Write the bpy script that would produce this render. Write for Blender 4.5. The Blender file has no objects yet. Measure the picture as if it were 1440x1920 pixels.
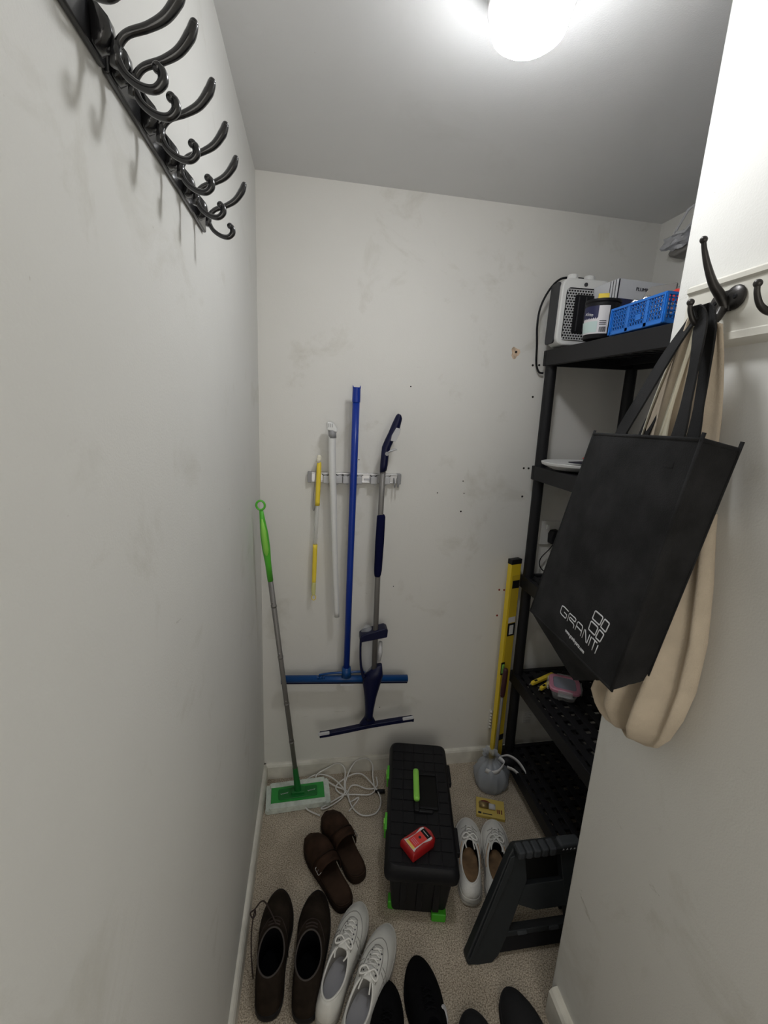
import bpy, bmesh, math, random
from mathutils import Vector, Matrix
from mathutils.bvhtree import BVHTree
random.seed(7)
scene = bpy.context.scene
PI = math.pi
R = math.radians
def V(*a): return Vector(a)

# ---------------------------------------------------------------- camera
cam_d = bpy.data.cameras.new('camera'); cam = bpy.data.objects.new('camera', cam_d)
scene.collection.objects.link(cam); scene.camera = cam
yaw, pitch, roll, F = R(9.5593), R(12.8578), R(2.8135), 813.96
fw = V(math.sin(yaw)*math.cos(pitch), math.cos(yaw)*math.cos(pitch), -math.sin(pitch))
r0 = V(math.cos(yaw), -math.sin(yaw), 0); u0 = r0.cross(fw)
rt = r0*math.cos(roll) + u0*math.sin(roll); up = -r0*math.sin(roll) + u0*math.cos(roll)
mw = Matrix((rt, up, -fw)).transposed().to_4x4(); mw.translation = V(0, 0, 1.5)
cam.matrix_world = mw
cam_d.sensor_fit = 'VERTICAL'; cam_d.sensor_height = 24.0; cam_d.lens = 24.0*F/1920
cam_d.clip_start = .02; cam_d.clip_end = 50

# ---------------------------------------------------------------- world, exposure
w = bpy.data.worlds.new('world'); scene.world = w; w.use_nodes = True
w.node_tree.nodes['Background'].inputs[0].default_value = (.62, .66, .72, 1)
w.node_tree.nodes['Background'].inputs[1].default_value = .02
vs = scene.view_settings
vs.view_transform = 'Standard'; vs.look = 'None'; vs.gamma = 1; vs.exposure = 0.0
vs.use_curve_mapping = False
LAMP = 82.0      # strength of the glowing diffuser of the ceiling lamp
# weak warm fill lamp added unseen behind the camera, shining through the doorway
hl = bpy.data.lights.new('fill_light', 'AREA'); hl.shape = 'RECTANGLE'; hl.size = .62; hl.size_y = 1.5
hl.energy = 7.0; hl.color = (1.0, .955, .875)
hlo = bpy.data.objects.new('fill_light', hl); scene.collection.objects.link(hlo)
hlo.location = (.22, -1.05, 1.35); hlo.rotation_euler = (R(90), 0, 0)

# ---------------------------------------------------------------- materials
def mat(name, col, rough=.6, metal=0, bump=0, bscale=200, var=0, vscale=8, spec=.5, alpha=1, trans=0, emis=None, sheen=0, coat=0, col2=None, sub=0):
    m = bpy.data.materials.new(name); m.use_nodes = True
    nt = m.node_tree; b = nt.nodes['Principled BSDF']; L = nt.links
    b.inputs['Base Color'].default_value = (*col, 1); b.inputs['Roughness'].default_value = rough
    b.inputs['Metallic'].default_value = metal; b.inputs['Specular IOR Level'].default_value = spec
    b.inputs['Alpha'].default_value = alpha; b.inputs['Transmission Weight'].default_value = trans
    b.inputs['Coat Weight'].default_value = coat
    b.inputs['Sheen Weight'].default_value = sheen
    if emis: b.inputs['Emission Color'].default_value = (*emis[0], 1); b.inputs['Emission Strength'].default_value = emis[1]
    tc = nt.nodes.new('ShaderNodeTexCoord')
    if var or col2:
        n = nt.nodes.new('ShaderNodeTexNoise'); n.inputs['Scale'].default_value = vscale; n.inputs['Detail'].default_value = 6
        L.new(tc.outputs['Object'], n.inputs['Vector'])
        cr = nt.nodes.new('ShaderNodeValToRGB'); cr.color_ramp.elements[0].position = .35; cr.color_ramp.elements[1].position = .65
        c2 = col2 or tuple(min(1, c*(1+var)) for c in col); c1 = col if col2 else tuple(c*(1-var) for c in col)
        cr.color_ramp.elements[0].color = (*c1, 1); cr.color_ramp.elements[1].color = (*c2, 1)
        L.new(n.outputs['Fac'], cr.inputs['Fac']); L.new(cr.outputs['Color'], b.inputs['Base Color'])
    if bump:
        n2 = nt.nodes.new('ShaderNodeTexNoise'); n2.inputs['Scale'].default_value = bscale; n2.inputs['Detail'].default_value = 4
        L.new(tc.outputs['Object'], n2.inputs['Vector'])
        bp = nt.nodes.new('ShaderNodeBump'); bp.inputs['Strength'].default_value = bump; bp.inputs['Distance'].default_value = .002
        L.new(n2.outputs['Fac'], bp.inputs['Height']); L.new(bp.outputs['Normal'], b.inputs['Normal'])
    return m

def wall_mat(name, col, seed=0, scuff=.5):
    m = bpy.data.materials.new(name); m.use_nodes = True
    nt = m.node_tree; b = nt.nodes['Principled BSDF']; L = nt.links; N = nt.nodes.new
    b.inputs['Roughness'].default_value = .55; b.inputs['Specular IOR Level'].default_value = .35
    tc = N('ShaderNodeTexCoord')
    mp = N('ShaderNodeMapping'); mp.inputs['Location'].default_value = (seed, seed*.7, seed*1.3)
    L.new(tc.outputs['Object'], mp.inputs['Vector'])
    def noise(scale, detail, rough=.5, dist=0, stretch=None):
        n = N('ShaderNodeTexNoise'); n.inputs['Scale'].default_value = scale; n.inputs['Detail'].default_value = detail
        n.inputs['Roughness'].default_value = rough; n.inputs['Distortion'].default_value = dist
        if stretch:
            m2 = N('ShaderNodeMapping'); m2.inputs['Scale'].default_value = stretch
            L.new(mp.outputs[0], m2.inputs['Vector']); L.new(m2.outputs[0], n.inputs['Vector'])
        else: L.new(mp.outputs[0], n.inputs['Vector'])
        return n.outputs['Fac']
    def ramp(f, p0, p1, c0, c1):
        r = N('ShaderNodeValToRGB'); e = r.color_ramp.elements
        e[0].position = p0; e[1].position = p1; e[0].color = (*c0, 1); e[1].color = (*c1, 1)
        L.new(f, r.inputs['Fac']); return r.outputs['Color']
    def mix(f, a, c, fac=1):
        x = N('ShaderNodeMix'); x.data_type = 'RGBA'; x.blend_type = 'MULTIPLY'; x.inputs[0].default_value = fac
        L.new(a, x.inputs[6]); L.new(c, x.inputs[7]); return x.outputs[2]
    base = ramp(noise(2.2, 5), .3, .7, tuple(c*.95 for c in col), col)
    # grubby rubs and scuffs
    g = ramp(noise(5, 9, .65, .6), .58, .74, (1, 1, 1), (1-.13*scuff, 1-.14*scuff, 1-.17*scuff))
    s = ramp(noise(3, 8, .7, 1.2, (1, 1, 5)), .69, .735, (1, 1, 1), (1-.32*scuff, 1-.33*scuff, 1-.36*scuff))
    d = ramp(noise(60, 3, .6), .755, .79, (1, 1, 1), (.72, .70, .67))
    c = mix(None, mix(None, mix(None, base, g), s), d)
    L.new(c, b.inputs['Base Color'])
    bp = N('ShaderNodeBump'); bp.inputs['Strength'].default_value = .22; bp.inputs['Distance'].default_value = .0015
    bp2 = N('ShaderNodeBump'); bp2.inputs['Strength'].default_value = .2; bp2.inputs['Distance'].default_value = .006
    L.new(noise(330, 3), bp.inputs['Height']); L.new(noise(9, 3), bp2.inputs['Height'])
    L.new(bp.outputs['Normal'], bp2.inputs['Normal']); L.new(bp2.outputs['Normal'], b.inputs['Normal'])
    return m

def carpet_mat():
    m = bpy.data.materials.new('carpet'); m.use_nodes = True
    nt = m.node_tree; b = nt.nodes['Principled BSDF']; L = nt.links; N = nt.nodes.new
    b.inputs['Roughness'].default_value = 1; b.inputs['Specular IOR Level'].default_value = .1
    tc = N('ShaderNodeTexCoord')
    n = N('ShaderNodeTexNoise'); n.inputs['Scale'].default_value = 290; n.inputs['Detail'].default_value = 3
    n2 = N('ShaderNodeTexNoise'); n2.inputs['Scale'].default_value = 7; n2.inputs['Detail'].default_value = 4
    for k in (n, n2): L.new(tc.outputs['Object'], k.inputs['Vector'])
    r = N('ShaderNodeValToRGB'); e = r.color_ramp.elements
    e[0].position = .36; e[0].color = (.26, .215, .165, 1); e[1].position = .66; e[1].color = (.74, .655, .53, 1)
    x = e.new(.5); x.color = (.52, .45, .36, 1)
    L.new(n.outputs['Fac'], r.inputs['Fac'])
    r2 = N('ShaderNodeValToRGB'); r2.color_ramp.elements[0].color = (.78, .77, .76, 1); r2.color_ramp.elements[1].color = (1, 1, 1, 1)
    r2.color_ramp.elements[0].position = .35; r2.color_ramp.elements[1].position = .6
    L.new(n2.outputs['Fac'], r2.inputs['Fac'])
    mx = N('ShaderNodeMix'); mx.data_type = 'RGBA'; mx.blend_type = 'MULTIPLY'; mx.inputs[0].default_value = 1
    L.new(r.outputs['Color'], mx.inputs[6]); L.new(r2.outputs['Color'], mx.inputs[7]); L.new(mx.outputs[2], b.inputs['Base Color'])
    bp = N('ShaderNodeBump'); bp.inputs['Strength'].default_value = .7; bp.inputs['Distance'].default_value = .003
    L.new(n.outputs['Fac'], bp.inputs['Height']); L.new(bp.outputs['Normal'], b.inputs['Normal'])
    return m

M = dict(
 wall=wall_mat('wall_paint', (.785, .78, .75), 0, 1.0), wall2=wall_mat('wall_paint_back', (.80, .785, .745), 3.1, 1.2),
 ceil=wall_mat('ceiling_paint', (.80, .80, .80), 8, .3), trim=mat('gloss_white', (.74, .72, .65), .3, var=.05, bump=.1, bscale=30),
 skirt=mat('skirting_paint', (.74, .72, .65), .4, var=.12, vscale=14, bump=.2, bscale=60),
 carpet=carpet_mat(), plaster=mat('torn_plaster', (.62, .47, .34), .9, var=.3, vscale=60, bump=.6), hole=mat('hole_dark', (.02, .017, .015), .9),
 redhole=mat('red_plug', (.28, .04, .03), .7),
 lampbase=mat('lamp_base', (.82, .82, .82), .4), diff=mat('lamp_glow', (1, 1, 1), .5, emis=((.97, .985, 1.0), LAMP)), diffs=mat('lamp_side_glow', (1, 1, 1), .5, emis=((.97, .985, 1.0), LAMP*.55)),
 blackgloss=mat('black_enamel', (.012, .012, .014), .22, spec=.6, coat=.3), blackiron=mat('antique_iron', (.045, .042, .04), .35, metal=.6, var=.3, vscale=60, bump=.15, bscale=150),
 blackplastic=mat('black_plastic', (.010, .010, .012), .5, spec=.22, bump=.1, bscale=300), shelf=mat('shelf_plastic', (.011, .011, .013), .5, spec=.3, bump=.1, bscale=400),
 greyplastic=mat('dark_grey_plastic', (.022, .025, .027), .5, spec=.3, bump=.15, bscale=400), gripgrey=mat('grip_grey', (.050, .055, .062), .6, spec=.3, bump=.2, bscale=300),
 tote=mat('tote_fabric', (.020, .020, .0208), .9, spec=.15, bump=.35, bscale=520, var=.32, vscale=14),
 canvas=mat('beige_canvas', (.56, .475, .37), .95, spec=.1, bump=.5, bscale=420, var=.08, vscale=20), cream=mat('cream_lining', (.80, .76, .62), .9, bump=.2),
 print=mat('white_print', (.62, .62, .64), .7), white=mat('white_plastic', (.78, .78, .77), .35), offwhite=mat('offwhite', (.70, .69, .66), .5),
 lightgrey=mat('light_grey_plastic', (.50, .50, .51), .4), midgrey=mat('mid_grey', (.30, .30, .31), .5), darkgrey=mat('charcoal', (.045, .045, .05), .5, spec=.3),
 chrome=mat('bright_metal', (.75, .75, .77), .2, metal=1), alu=mat('aluminium', (.55, .55, .56), .35, metal=.85), steel=mat('grey_tube', (.22, .21, .20), .45, metal=.3, spec=.3),
 blue=mat('royal_blue', (.006, .035, .30), .35, spec=.4), bluem=mat('squeegee_blue', (.006, .06, .22), .3, spec=.4), navy=mat('navy_plastic', (.004, .006, .036), .4, spec=.3), navysoft=mat('navy_foam', (.005, .006, .036), .9, spec=.1),
 green=mat('bright_green', (.10, .52, .04), .4), greenl=mat('lime_green', (.30, .72, .10), .5), greend=mat('mop_green', (.008, .17, .03), .5), green2=mat('mop_plate_green', (.03, .34, .06), .5), greenf=mat('foot_green', (.06, .42, .02), .5),
 yellow=mat('yellow_paint', (.88, .60, .03), .4), yelb=mat('bright_yellow', (.95, .72, .06), .4), yelc=mat('pale_yellow', (.80, .78, .32), .3, alpha=.8),
 levely=mat('level_yellow', (.80, .58, .03), .35), levelr=mat('level_side', (.62, .44, .03), .4),
 clear=mat('clear_plastic', (.85, .87, .9), .08, alpha=.28), bagp=mat('grey_polythene', (.50, .54, .60), .22, alpha=.62, bump=.5, bscale=40), bagw=mat('white_polythene', (.75, .75, .76), .3),
 mopf=mat('mop_microfibre', (.66, .72, .66), 1, bump=1, bscale=260, var=.1, vscale=50), cable=mat('white_cable', (.72, .71, .69), .4),
 brown=mat('brown_suede', (.040, .021, .013), .85, spec=.15, var=.35, vscale=25, bump=.3, bscale=300), brownsole=mat('brown_sole', (.022, .013, .009), .8, spec=.15), footbed=mat('footbed', (.035, .020, .013), .8, spec=.15, var=.3, vscale=20),
 boot=mat('dark_brown_suede', (.026, .019, .014), .95, spec=.1, var=.3, vscale=22, bump=.3, bscale=300), bootin=mat('boot_lining', (.004, .004, .005), .95, spec=.05), bootrim=mat('boot_rim', (.06, .05, .045), .8), bootlace=mat('boot_lace', (.035, .022, .018), .8),
 snk=mat('white_leather', (.76, .755, .72), .45, var=.06, vscale=30, bump=.15, bscale=120), snksole=mat('sneaker_sole', (.50, .49, .46), .6), seam=mat('seam_grey', (.30, .29, .27), .8), insole=mat('grey_insole', (.40, .40, .43), .8),
 canv=mat('white_canvas', (.80, .79, .76), .8, bump=.4, bscale=400), lace=mat('white_lace', (.84, .83, .80), .8, bump=.3, bscale=500), brinsole=mat('brown_insole', (.20, .12, .06), .8, var=.4, vscale=25), tan=mat('tan_edge', (.45, .30, .18), .8),
 blk=mat('black_knit', (.005, .005, .006), .9, spec=.08, bump=.4, bscale=350), blk2=mat('charcoal_fabric', (.026, .026, .028), .9, spec=.1, bump=.4, bscale=350), dkin=mat('dark_lining', (.004, .004, .006), .9, spec=.05),
 red=mat('red_plastic', (.38, .012, .014), .25, coat=.3), redl=mat('red_label', (.75, .05, .04), .5), labw=mat('white_label', (.72, .70, .72), .5), laby=mat('yellow_label', (.85, .62, .15), .5), labb=mat('black_label', (.006, .006, .006), .6, spec=.2),
 ink=mat('dark_ink', (.03, .03, .045), .6, spec=.2), navyc=mat('navy_card', (.012, .014, .07), .5), card=mat('white_card', (.66, .67, .70), .5), crate=mat('crate_blue', (.015, .17, .62), .35), mint=mat('mint_label', (.55, .68, .66), .5),
 pink=mat('pink_lid', (.72, .30, .42), .3, alpha=.95), pinkc=mat('clear_lid', (.36, .38, .46), .25, alpha=.85), kraft=mat('yellow_card', (.66, .50, .12), .6), dkred=mat('dark_red_ink', (.16, .02, .02), .6),
 grille=mat('heater_mesh', (.55, .55, .56), .4), film=mat('silver_film', (.60, .61, .66), .12, metal=.6), grey=mat('grey_packet', (.24, .23, .215), .6), vial=mat('green_vial', (.35, .75, .15), .2), dkhandle=mat('dark_handle', (.05, .012, .015), .5),
 blister=mat('blister', (.75, .75, .72), .12, alpha=.45), nails=mat('brass_nails', (.35, .26, .12), .4, metal=.6), shirt=mat('shelf_dust', (.05, .05, .055), .9),
)

# ---------------------------------------------------------------- mesh helpers
col = scene.collection
MW = {}
def thing(name, label, cat, loc=(0, 0, 0), rz=0, group=None, rot=None):
    o = bpy.data.objects.new(name, None); col.objects.link(o)
    o.location = loc; o.rotation_euler = rot or (0, 0, rz); o.empty_display_size = .05
    o['label'] = label; o['category'] = cat
    if group: o['group'] = group
    MW[o.name] = Matrix.Translation(V(*loc)) @ o.rotation_euler.to_matrix().to_4x4()
    return o
def tag(o, label, cat, group=None, kind=None):
    if label: o['label'] = label
    if cat: o['category'] = cat
    if group: o['group'] = group
    if kind: o['kind'] = kind
    return o
def rootm(p):
    while p.parent: p = p.parent
    return MW.get(p.name, Matrix())
def obj(name, bm, m, parent=None, world=True, smooth=False, bevel=0, sub=0, bseg=2, solid=0, label=None):
    bmesh.ops.recalc_face_normals(bm, faces=bm.faces)
    me = bpy.data.meshes.new(name); bm.to_mesh(me); bm.free()
    o = bpy.data.objects.new(name, me); col.objects.link(o)
    me.materials.append(M[m] if isinstance(m, str) else m)
    if parent:
        o.parent = parent
        if world: me.transform(rootm(parent).inverted())
    if smooth:
        for p in me.polygons: p.use_smooth = True
    if solid:
        k = o.modifiers.new('s', 'SOLIDIFY'); k.thickness = solid; k.offset = 0
    if bevel:
        k = o.modifiers.new('b', 'BEVEL'); k.width = bevel; k.segments = bseg; k.limit_method = 'ANGLE'; k.angle_limit = R(35)
        if not smooth:
            for p in me.polygons: p.use_smooth = True
        k.harden_normals = True
    if sub:
        k = o.modifiers.new('u', 'SUBSURF'); k.levels = sub; k.render_levels = sub
    if label: o['label'] = label
    return o
def B(): return bmesh.new()
def box(bm, c, s, mtx=None):
    vs = []
    for x in (-.5, .5):
        for y in (-.5, .5):
            for z in (-.5, .5):
                p = V(c[0]+x*s[0], c[1]+y*s[1], c[2]+z*s[2]); vs.append(bm.verts.new(mtx @ p if mtx else p))
    for f in ((0, 1, 3, 2), (4, 6, 7, 5), (0, 4, 5, 1), (2, 3, 7, 6), (0, 2, 6, 4), (1, 5, 7, 3)): bm.faces.new([vs[i] for i in f])
def hexa(bm, bot, top):
    a = [bm.verts.new(V(*p)) for p in bot]; b = [bm.verts.new(V(*p)) for p in top]
    bm.faces.new(a[::-1]); bm.faces.new(b)
    for i in range(4): bm.faces.new((a[i], a[(i+1) % 4], b[(i+1) % 4], b[i]))
def loft(bm, rings, cap0=True, cap1=True, closed=True):
    vr = [[bm.verts.new(V(*p)) for p in r] for r in rings]; n = len(vr[0])
    for a, b in zip(vr, vr[1:]):
        for i in range(n if closed else n-1):
            j = (i+1) % n
            bm.faces.new((a[i], a[j], b[j], b[i]))
    if cap0: bm.faces.new(vr[0][::-1])
    if cap1: bm.faces.new(vr[-1])
    return vr
def cat_rom(P, n=6, closed=False):
    P = [V(*p) if not isinstance(p, Vector) else p for p in P]; out = []; N = len(P)
    rng = range(N) if closed else range(N-1)
    for i in rng:
        if closed: a, b, c, d = P[i-1], P[i], P[(i+1) % N], P[(i+2) % N]
        else: a, b, c, d = P[max(i-1, 0)], P[i], P[i+1], P[min(i+2, N-1)]
        for k in range(n):
            t = k/n
            out.append(.5*((2*b) + (c-a)*t + (2*a-5*b+4*c-d)*t*t + (3*b-a-3*c+d)*t**3))
    if not closed: out.append(P[-1].copy())
    return out
def tube(bm, pts, r, seg=8, closed=False, flat=1, cap=True, upv=None):
    pts = [V(*p) if not isinstance(p, Vector) else p for p in pts]; n = len(pts)
    rr = r if isinstance(r, (list, tuple)) else [r]*n
    if len(rr) != n: rr = [rr[min(int(i/(n-1)*(len(rr)-1)), len(rr)-2)]*(1-((i/(n-1)*(len(rr)-1)) % 1 if i < n-1 else 1)) + rr[min(int(i/(n-1)*(len(rr)-1)), len(rr)-2)+1]*((i/(n-1)*(len(rr)-1)) % 1 if i < n-1 else 1) for i in range(n)]
    rings = []; nrm = None
    for i, p in enumerate(pts):
        if closed: t = pts[(i+1) % n] - pts[i-1]
        else: t = pts[min(i+1, n-1)] - pts[max(i-1, 0)]
        if t.length < 1e-9: t = V(0, 0, 1)
        t.normalize()
        if nrm is None:
            ref = upv or (V(0, 0, 1) if abs(t.z) < .9 else V(0, 1, 0))
            nrm = (ref - t*ref.dot(t)).normalized()
        else:
            nrm = nrm - t*nrm.dot(t)
            nrm = nrm.normalized() if nrm.length > 1e-6 else t.orthogonal().normalized()
        bn = t.cross(nrm)
        rings.append([p + nrm*math.cos(2*PI*k/seg)*rr[i]*flat + bn*math.sin(2*PI*k/seg)*rr[i] for k in range(seg)])
    if closed: rings.append(rings[0]); loft(bm, rings, False, False); bmesh.ops.remove_doubles(bm, verts=bm.verts, dist=1e-6)
    else: loft(bm, rings, cap, cap)
def ball(bm, c, r, s=(1, 1, 1)):
    q = bmesh.ops.create_uvsphere(bm, u_segments=16, v_segments=10, radius=r)
    for v in q['verts']: v.co = V(v.co.x*s[0]+c[0], v.co.y*s[1]+c[1], v.co.z*s[2]+c[2])
def cyl(bm, p0, p1, r0, r1=None, seg=24):
    tube(bm, [p0, p1], [r0, r0 if r1 is None else r1], seg)
def lathe(bm, c, prof, seg=32, ax='z', mtx=None):
    rings = []
    for r, z in prof:
        ring = []
        for k in range(seg):
            a = 2*PI*k/seg; p = V(r*math.cos(a), r*math.sin(a), z)
            if mtx: p = mtx @ p
            elif ax == 'x': p = V(p.z, p.x, p.y)
            elif ax == 'y': p = V(p.x, p.z, p.y)
            ring.append(p + V(*c))
        rings.append(ring)
    loft(bm, rings)
def prism(bm, poly, o, a, b, n):
    """poly in the (a,b) frame at o, thickness vector n"""
    o, a, b, n = V(*o), V(*a), V(*b), V(*n)
    bot = [bm.verts.new(o+a*x+b*y) for x, y in poly]; top = [bm.verts.new(o+a*x+b*y+n) for x, y in poly]
    bm.faces.new(bot[::-1]); bm.faces.new(top); m = len(poly)
    for i in range(m): bm.faces.new((bot[i], bot[(i+1) % m], top[(i+1) % m], top[i]))
def ribbon(bm, pts, width, wdir, th=.002):
    """flat strip along pts, wdir vector (or list) across"""
    n = len(pts); rings = []
    for i, p in enumerate(pts):
        p = V(*p); wd = wdir[i] if isinstance(wdir, list) else wdir
        wd = V(*wd).normalized(); ww = width[i] if isinstance(width, list) else width
        t = (V(*pts[min(i+1, n-1)]) - V(*pts[max(i-1, 0)])).normalized(); wd = (wd - t*wd.dot(t)).normalized(); nn = t.cross(wd)*th/2
        rings.append([p-wd*ww/2-nn, p+wd*ww/2-nn, p+wd*ww/2+nn, p-wd*ww/2+nn])
    loft(bm, rings)
def rrect(w, h, r, n=5):
    out = []
    for cx, cy, a0 in ((w/2-r, h/2-r, 0), (-w/2+r, h/2-r, 90), (-w/2+r, -h/2+r, 180), (w/2-r, -h/2+r, 270)):
        for k in range(n+1):
            a = R(a0+90*k/n); out.append((cx+r*math.cos(a), cy+r*math.sin(a)))
    return out
def text(name, s, size, mtx, m, parent, ext=.0003):
    cu = bpy.data.curves.new('t', 'FONT'); cu.body = s; cu.size = size; cu.extrude = ext; cu.align_x = 'CENTER'; cu.align_y = 'CENTER'; cu.resolution_u = 2
    t = bpy.data.objects.new('t', cu); col.objects.link(t)
    dg = bpy.context.evaluated_depsgraph_get(); me = bpy.data.meshes.new_from_object(t.evaluated_get(dg))
    bpy.data.objects.remove(t); bpy.data.curves.remove(cu)
    bm = B(); bm.from_mesh(me); bpy.data.meshes.remove(me); bmesh.ops.transform(bm, matrix=mtx, verts=bm.verts)
    return obj(name, bm, m, parent)
def frame(o, a, b):
    a = V(*a).normalized(); b = V(*b); b = (b-a*b.dot(a)).normalized(); n = a.cross(b)
    mm = Matrix((a, b, n)).transposed().to_4x4(); mm.translation = V(*o); return mm
def struct(name, bm, m, parent=None, **k):
    o = obj(name, bm, m, parent, **k)
    if not parent: o['kind'] = 'structure'
    return o

# ---------------------------------------------------------------- room shell
XL, YB, H, XR, XP, YP = -.185, 1.563, 2.2, 1.212, .633, .747
bm = B(); box(bm, (.45, .1, -.05), (1.9, 3.3, .1)); struct('floor', bm, 'carpet')
bm = B(); box(bm, (.45, .1, H+.05), (1.9, 3.3, .1)); struct('ceiling', bm, 'ceil')
bm = B(); box(bm, (XL-.05, .3, 1.1), (.1, 2.7, 2.2)); struct('wall_left', bm, 'wall')
bm = B(); box(bm, ((XL+XR)/2, YB+.05, 1.1), (XR-XL+.2, .1, 2.2)); wb = struct('wall_back', bm, 'wall2')
bm = B(); box(bm, (XR+.05, 1.15, 1.1), (.1, .83, 2.2)); struct('wall_right', bm, 'wall2')
bm = B(); box(bm, ((XP+1.31)/2, (YP-.98)/2, 1.1), (1.31-XP, YP+.98, 2.2)); struct('wall_partition', bm, 'wall', bevel=.006)
# the wall behind the camera has the open doorway
bm = B(); box(bm, (-.135, -1.0, 1.1), (.1, .1, 2.2)); box(bm, (.60, -1.0, 1.1), (.1, .1, 2.2)); box(bm, (.23, -1.0, 2.12), (.64, .1, .16)); struct('wall_front', bm, 'wall')
def skirt(name, p0, p1, nrm, hh=.068, t=.014):
    p0, p1, n = V(*p0), V(*p1), V(*nrm)
    prof = [(0, 0), (t, 0), (t, hh-.012), (t*.75, hh-.004), (t*.45, hh), (0, hh)]
    b = B(); loft(b, [[p + n*a + V(0, 0, z) for a, z in prof] for p in (p0, p1)]); return struct(name, b, 'skirt')
skirt('baseboard_left', (XL, YB, 0), (XL, -.9, 0), (1, 0, 0))
skirt('baseboard_back', (XL, YB, 0), (XR, YB, 0), (0, -1, 0))
skirt('baseboard_partition', (XP, .725, 0), (XP, -.9, 0), (-1, 0, 0), hh=.09, t=.022)
skirt('baseboard_right', (XR, YB, 0), (XR, YP, 0), (-1, 0, 0))
# screw holes left in the walls, the torn patch of plaster and an old plug
for x, z, r in ((.464, 1.215, .0022), (.561, 1.262, .0024), (.569, 1.215, .002), (.563, 1.144, .0035), (.787, 1.695, .004), (.812, 1.697, .004), (.802, 1.584, .004), (.800, 1.318, .004), (.820, 1.318, .004), (.808, 1.207, .004), (.337, 1.595, .0025), (.315, .84, .002), (.155, 1.318, .0015), (.162, 1.331, .002), (.285, .30, .002)):
    b = B(); lathe(b, (x, YB-.0009, z), [(r, 0), (r, .003)], 12, 'y'); obj('screw_hole', b, 'hole', wb)
for x, z in ((.757, .817), (.778, .816), (.760, .703)):
    b = B(); lathe(b, (x, YB-.0009, z), [(.0042, 0), (.0042, .003)], 12, 'y'); obj('wall_plug', b, 'redhole', wb, label='dark red wall plug')
pb = B(); n = 22; ring = []
for k in range(n):
    a = 2*PI*k/n; rr = .019*(1+.22*math.sin(3*a+1)+.1*random.uniform(-1, 1)); ring.append((rr*math.cos(a)*.85, rr*math.sin(a)))
prism(pb, ring, (.714, YB-.0012, 1.734), (1, 0, 0), (0, 0, 1), (0, .002, 0)); pp = obj('bare_plaster_patch', pb, 'plaster', wb, label='torn tan patch with a screw hole')
b = B(); lathe(b, (.716, YB-.004, 1.736), [(.004, 0), (.004, .003)], 10, 'y'); obj('screw_hole', b, 'hole', pp)
# picture rail carrying the coat hooks on the partition
b = B(); prof = [(0, -.064), (.012, -.060), (.020, -.056), (.020, -.046), (.018, -.044), (.018, .026), (.022, .029), (.022, .036), (.017, .040), (.010, .042), (0, .042)]
loft(b, [[V(XP-a, y, 1.69+z-.002) for a, z in prof] for y in (.70, -.85)]); struct('trim_1', b, 'trim')

# ---------------------------------------------------------------- ceiling lamp
LX, LY = .337, .818
t = thing('ceiling_lamp', 'round white glowing ceiling lamp cut by the top edge of the photo', 'lamp', (LX, LY, H))
b = B(); lathe(b, (LX, LY, 0), [(.068, H), (.070, 2.156), (.069, 2.146), (.064, 2.142), (.056, 2.142)], 48); obj('lamp_base', b, 'lampbase', t, smooth=True)
b = B(); lathe(b, (LX, LY, 0), [(.0605, 2.122), (.059, 2.114), (.050, 2.107), (.036, 2.102), (.018, 2.0995), (.001, 2.099)], 48); obj('diffuser', b, 'diff', t, smooth=True)
b = B(); lathe(b, (LX, LY, 0), [(.059, 2.144), (.0615, 2.133), (.0605, 2.122)], 48); obj('diffuser_side', b, 'diffs', t, smooth=True)

# ---------------------------------------------------------------- hook rails on the left wall
UP = [(0, 0), (.002, .008), (.010, .017), (.026, .024), (.040, .033), (.050, .046), (.054, .056)]
LO = [(.002, 0), (.008, -.011), (.019, -.018), (.030, -.019), (.037, -.013), (.037, -.006), (.0335, -.003)]
def hook_rail(ys, y0, y1, zc, label):
    x0 = XL
    t = thing('hook_rail', label, 'hooks', (x0, (y0+y1)/2, zc), group=None)
    b = B(); box(b, (x0+.003, (y0+y1)/2, zc+.022), (.006, y1-y0, .037)); obj('backplate', b, 'blackgloss', t, bevel=.0022)
    for y in ys:
        b = B()
        # foot that clasps the plate, two prongs
        loft(b, [[V(x0+.007, y-.009, z), V(x0+.007, y+.009, z), V(x0+.007+d, y+.006, z), V(x0+.007+d, y-.006, z)] for z, d in ((zc+.005, .001), (zc+.008, .009), (zc+.016, .0135), (zc+.026, .012), (zc+.038, .001))])
        up_ = cat_rom([V(x0+.021+a, y, zc+.003+c) for a, c in UP], 5); tube(b, up_, [.0040, .0036, .0034, .0037, .0045, .0052, .0040], 10)
        ball(b, up_[-1], .0038)
        lo_ = cat_rom([V(x0+.019+a, y, zc+.003+c) for a, c in LO], 5); tube(b, lo_, [.0036, .0032, .0032, .0037, .0043, .0041, .0038], 10); ball(b, lo_[-1], .0044)
        # collar
        tube(b, [V(x0+.020, y, zc-.004), V(x0+.022, y, zc+.012)], [.0042, .0044], 10)
        obj('hook', b, 'blackgloss', t, smooth=True)
    return t
hook_rail([.499, .571, .643, .716, .789], .486, .842, 1.772, 'black metal rail of five double hooks, farther of two on left wall')
hook_rail([.165, .235, .305, .377, .463], .14, .482, 1.772, 'black metal hook rail at top left corner, nearer of the two')

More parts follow.
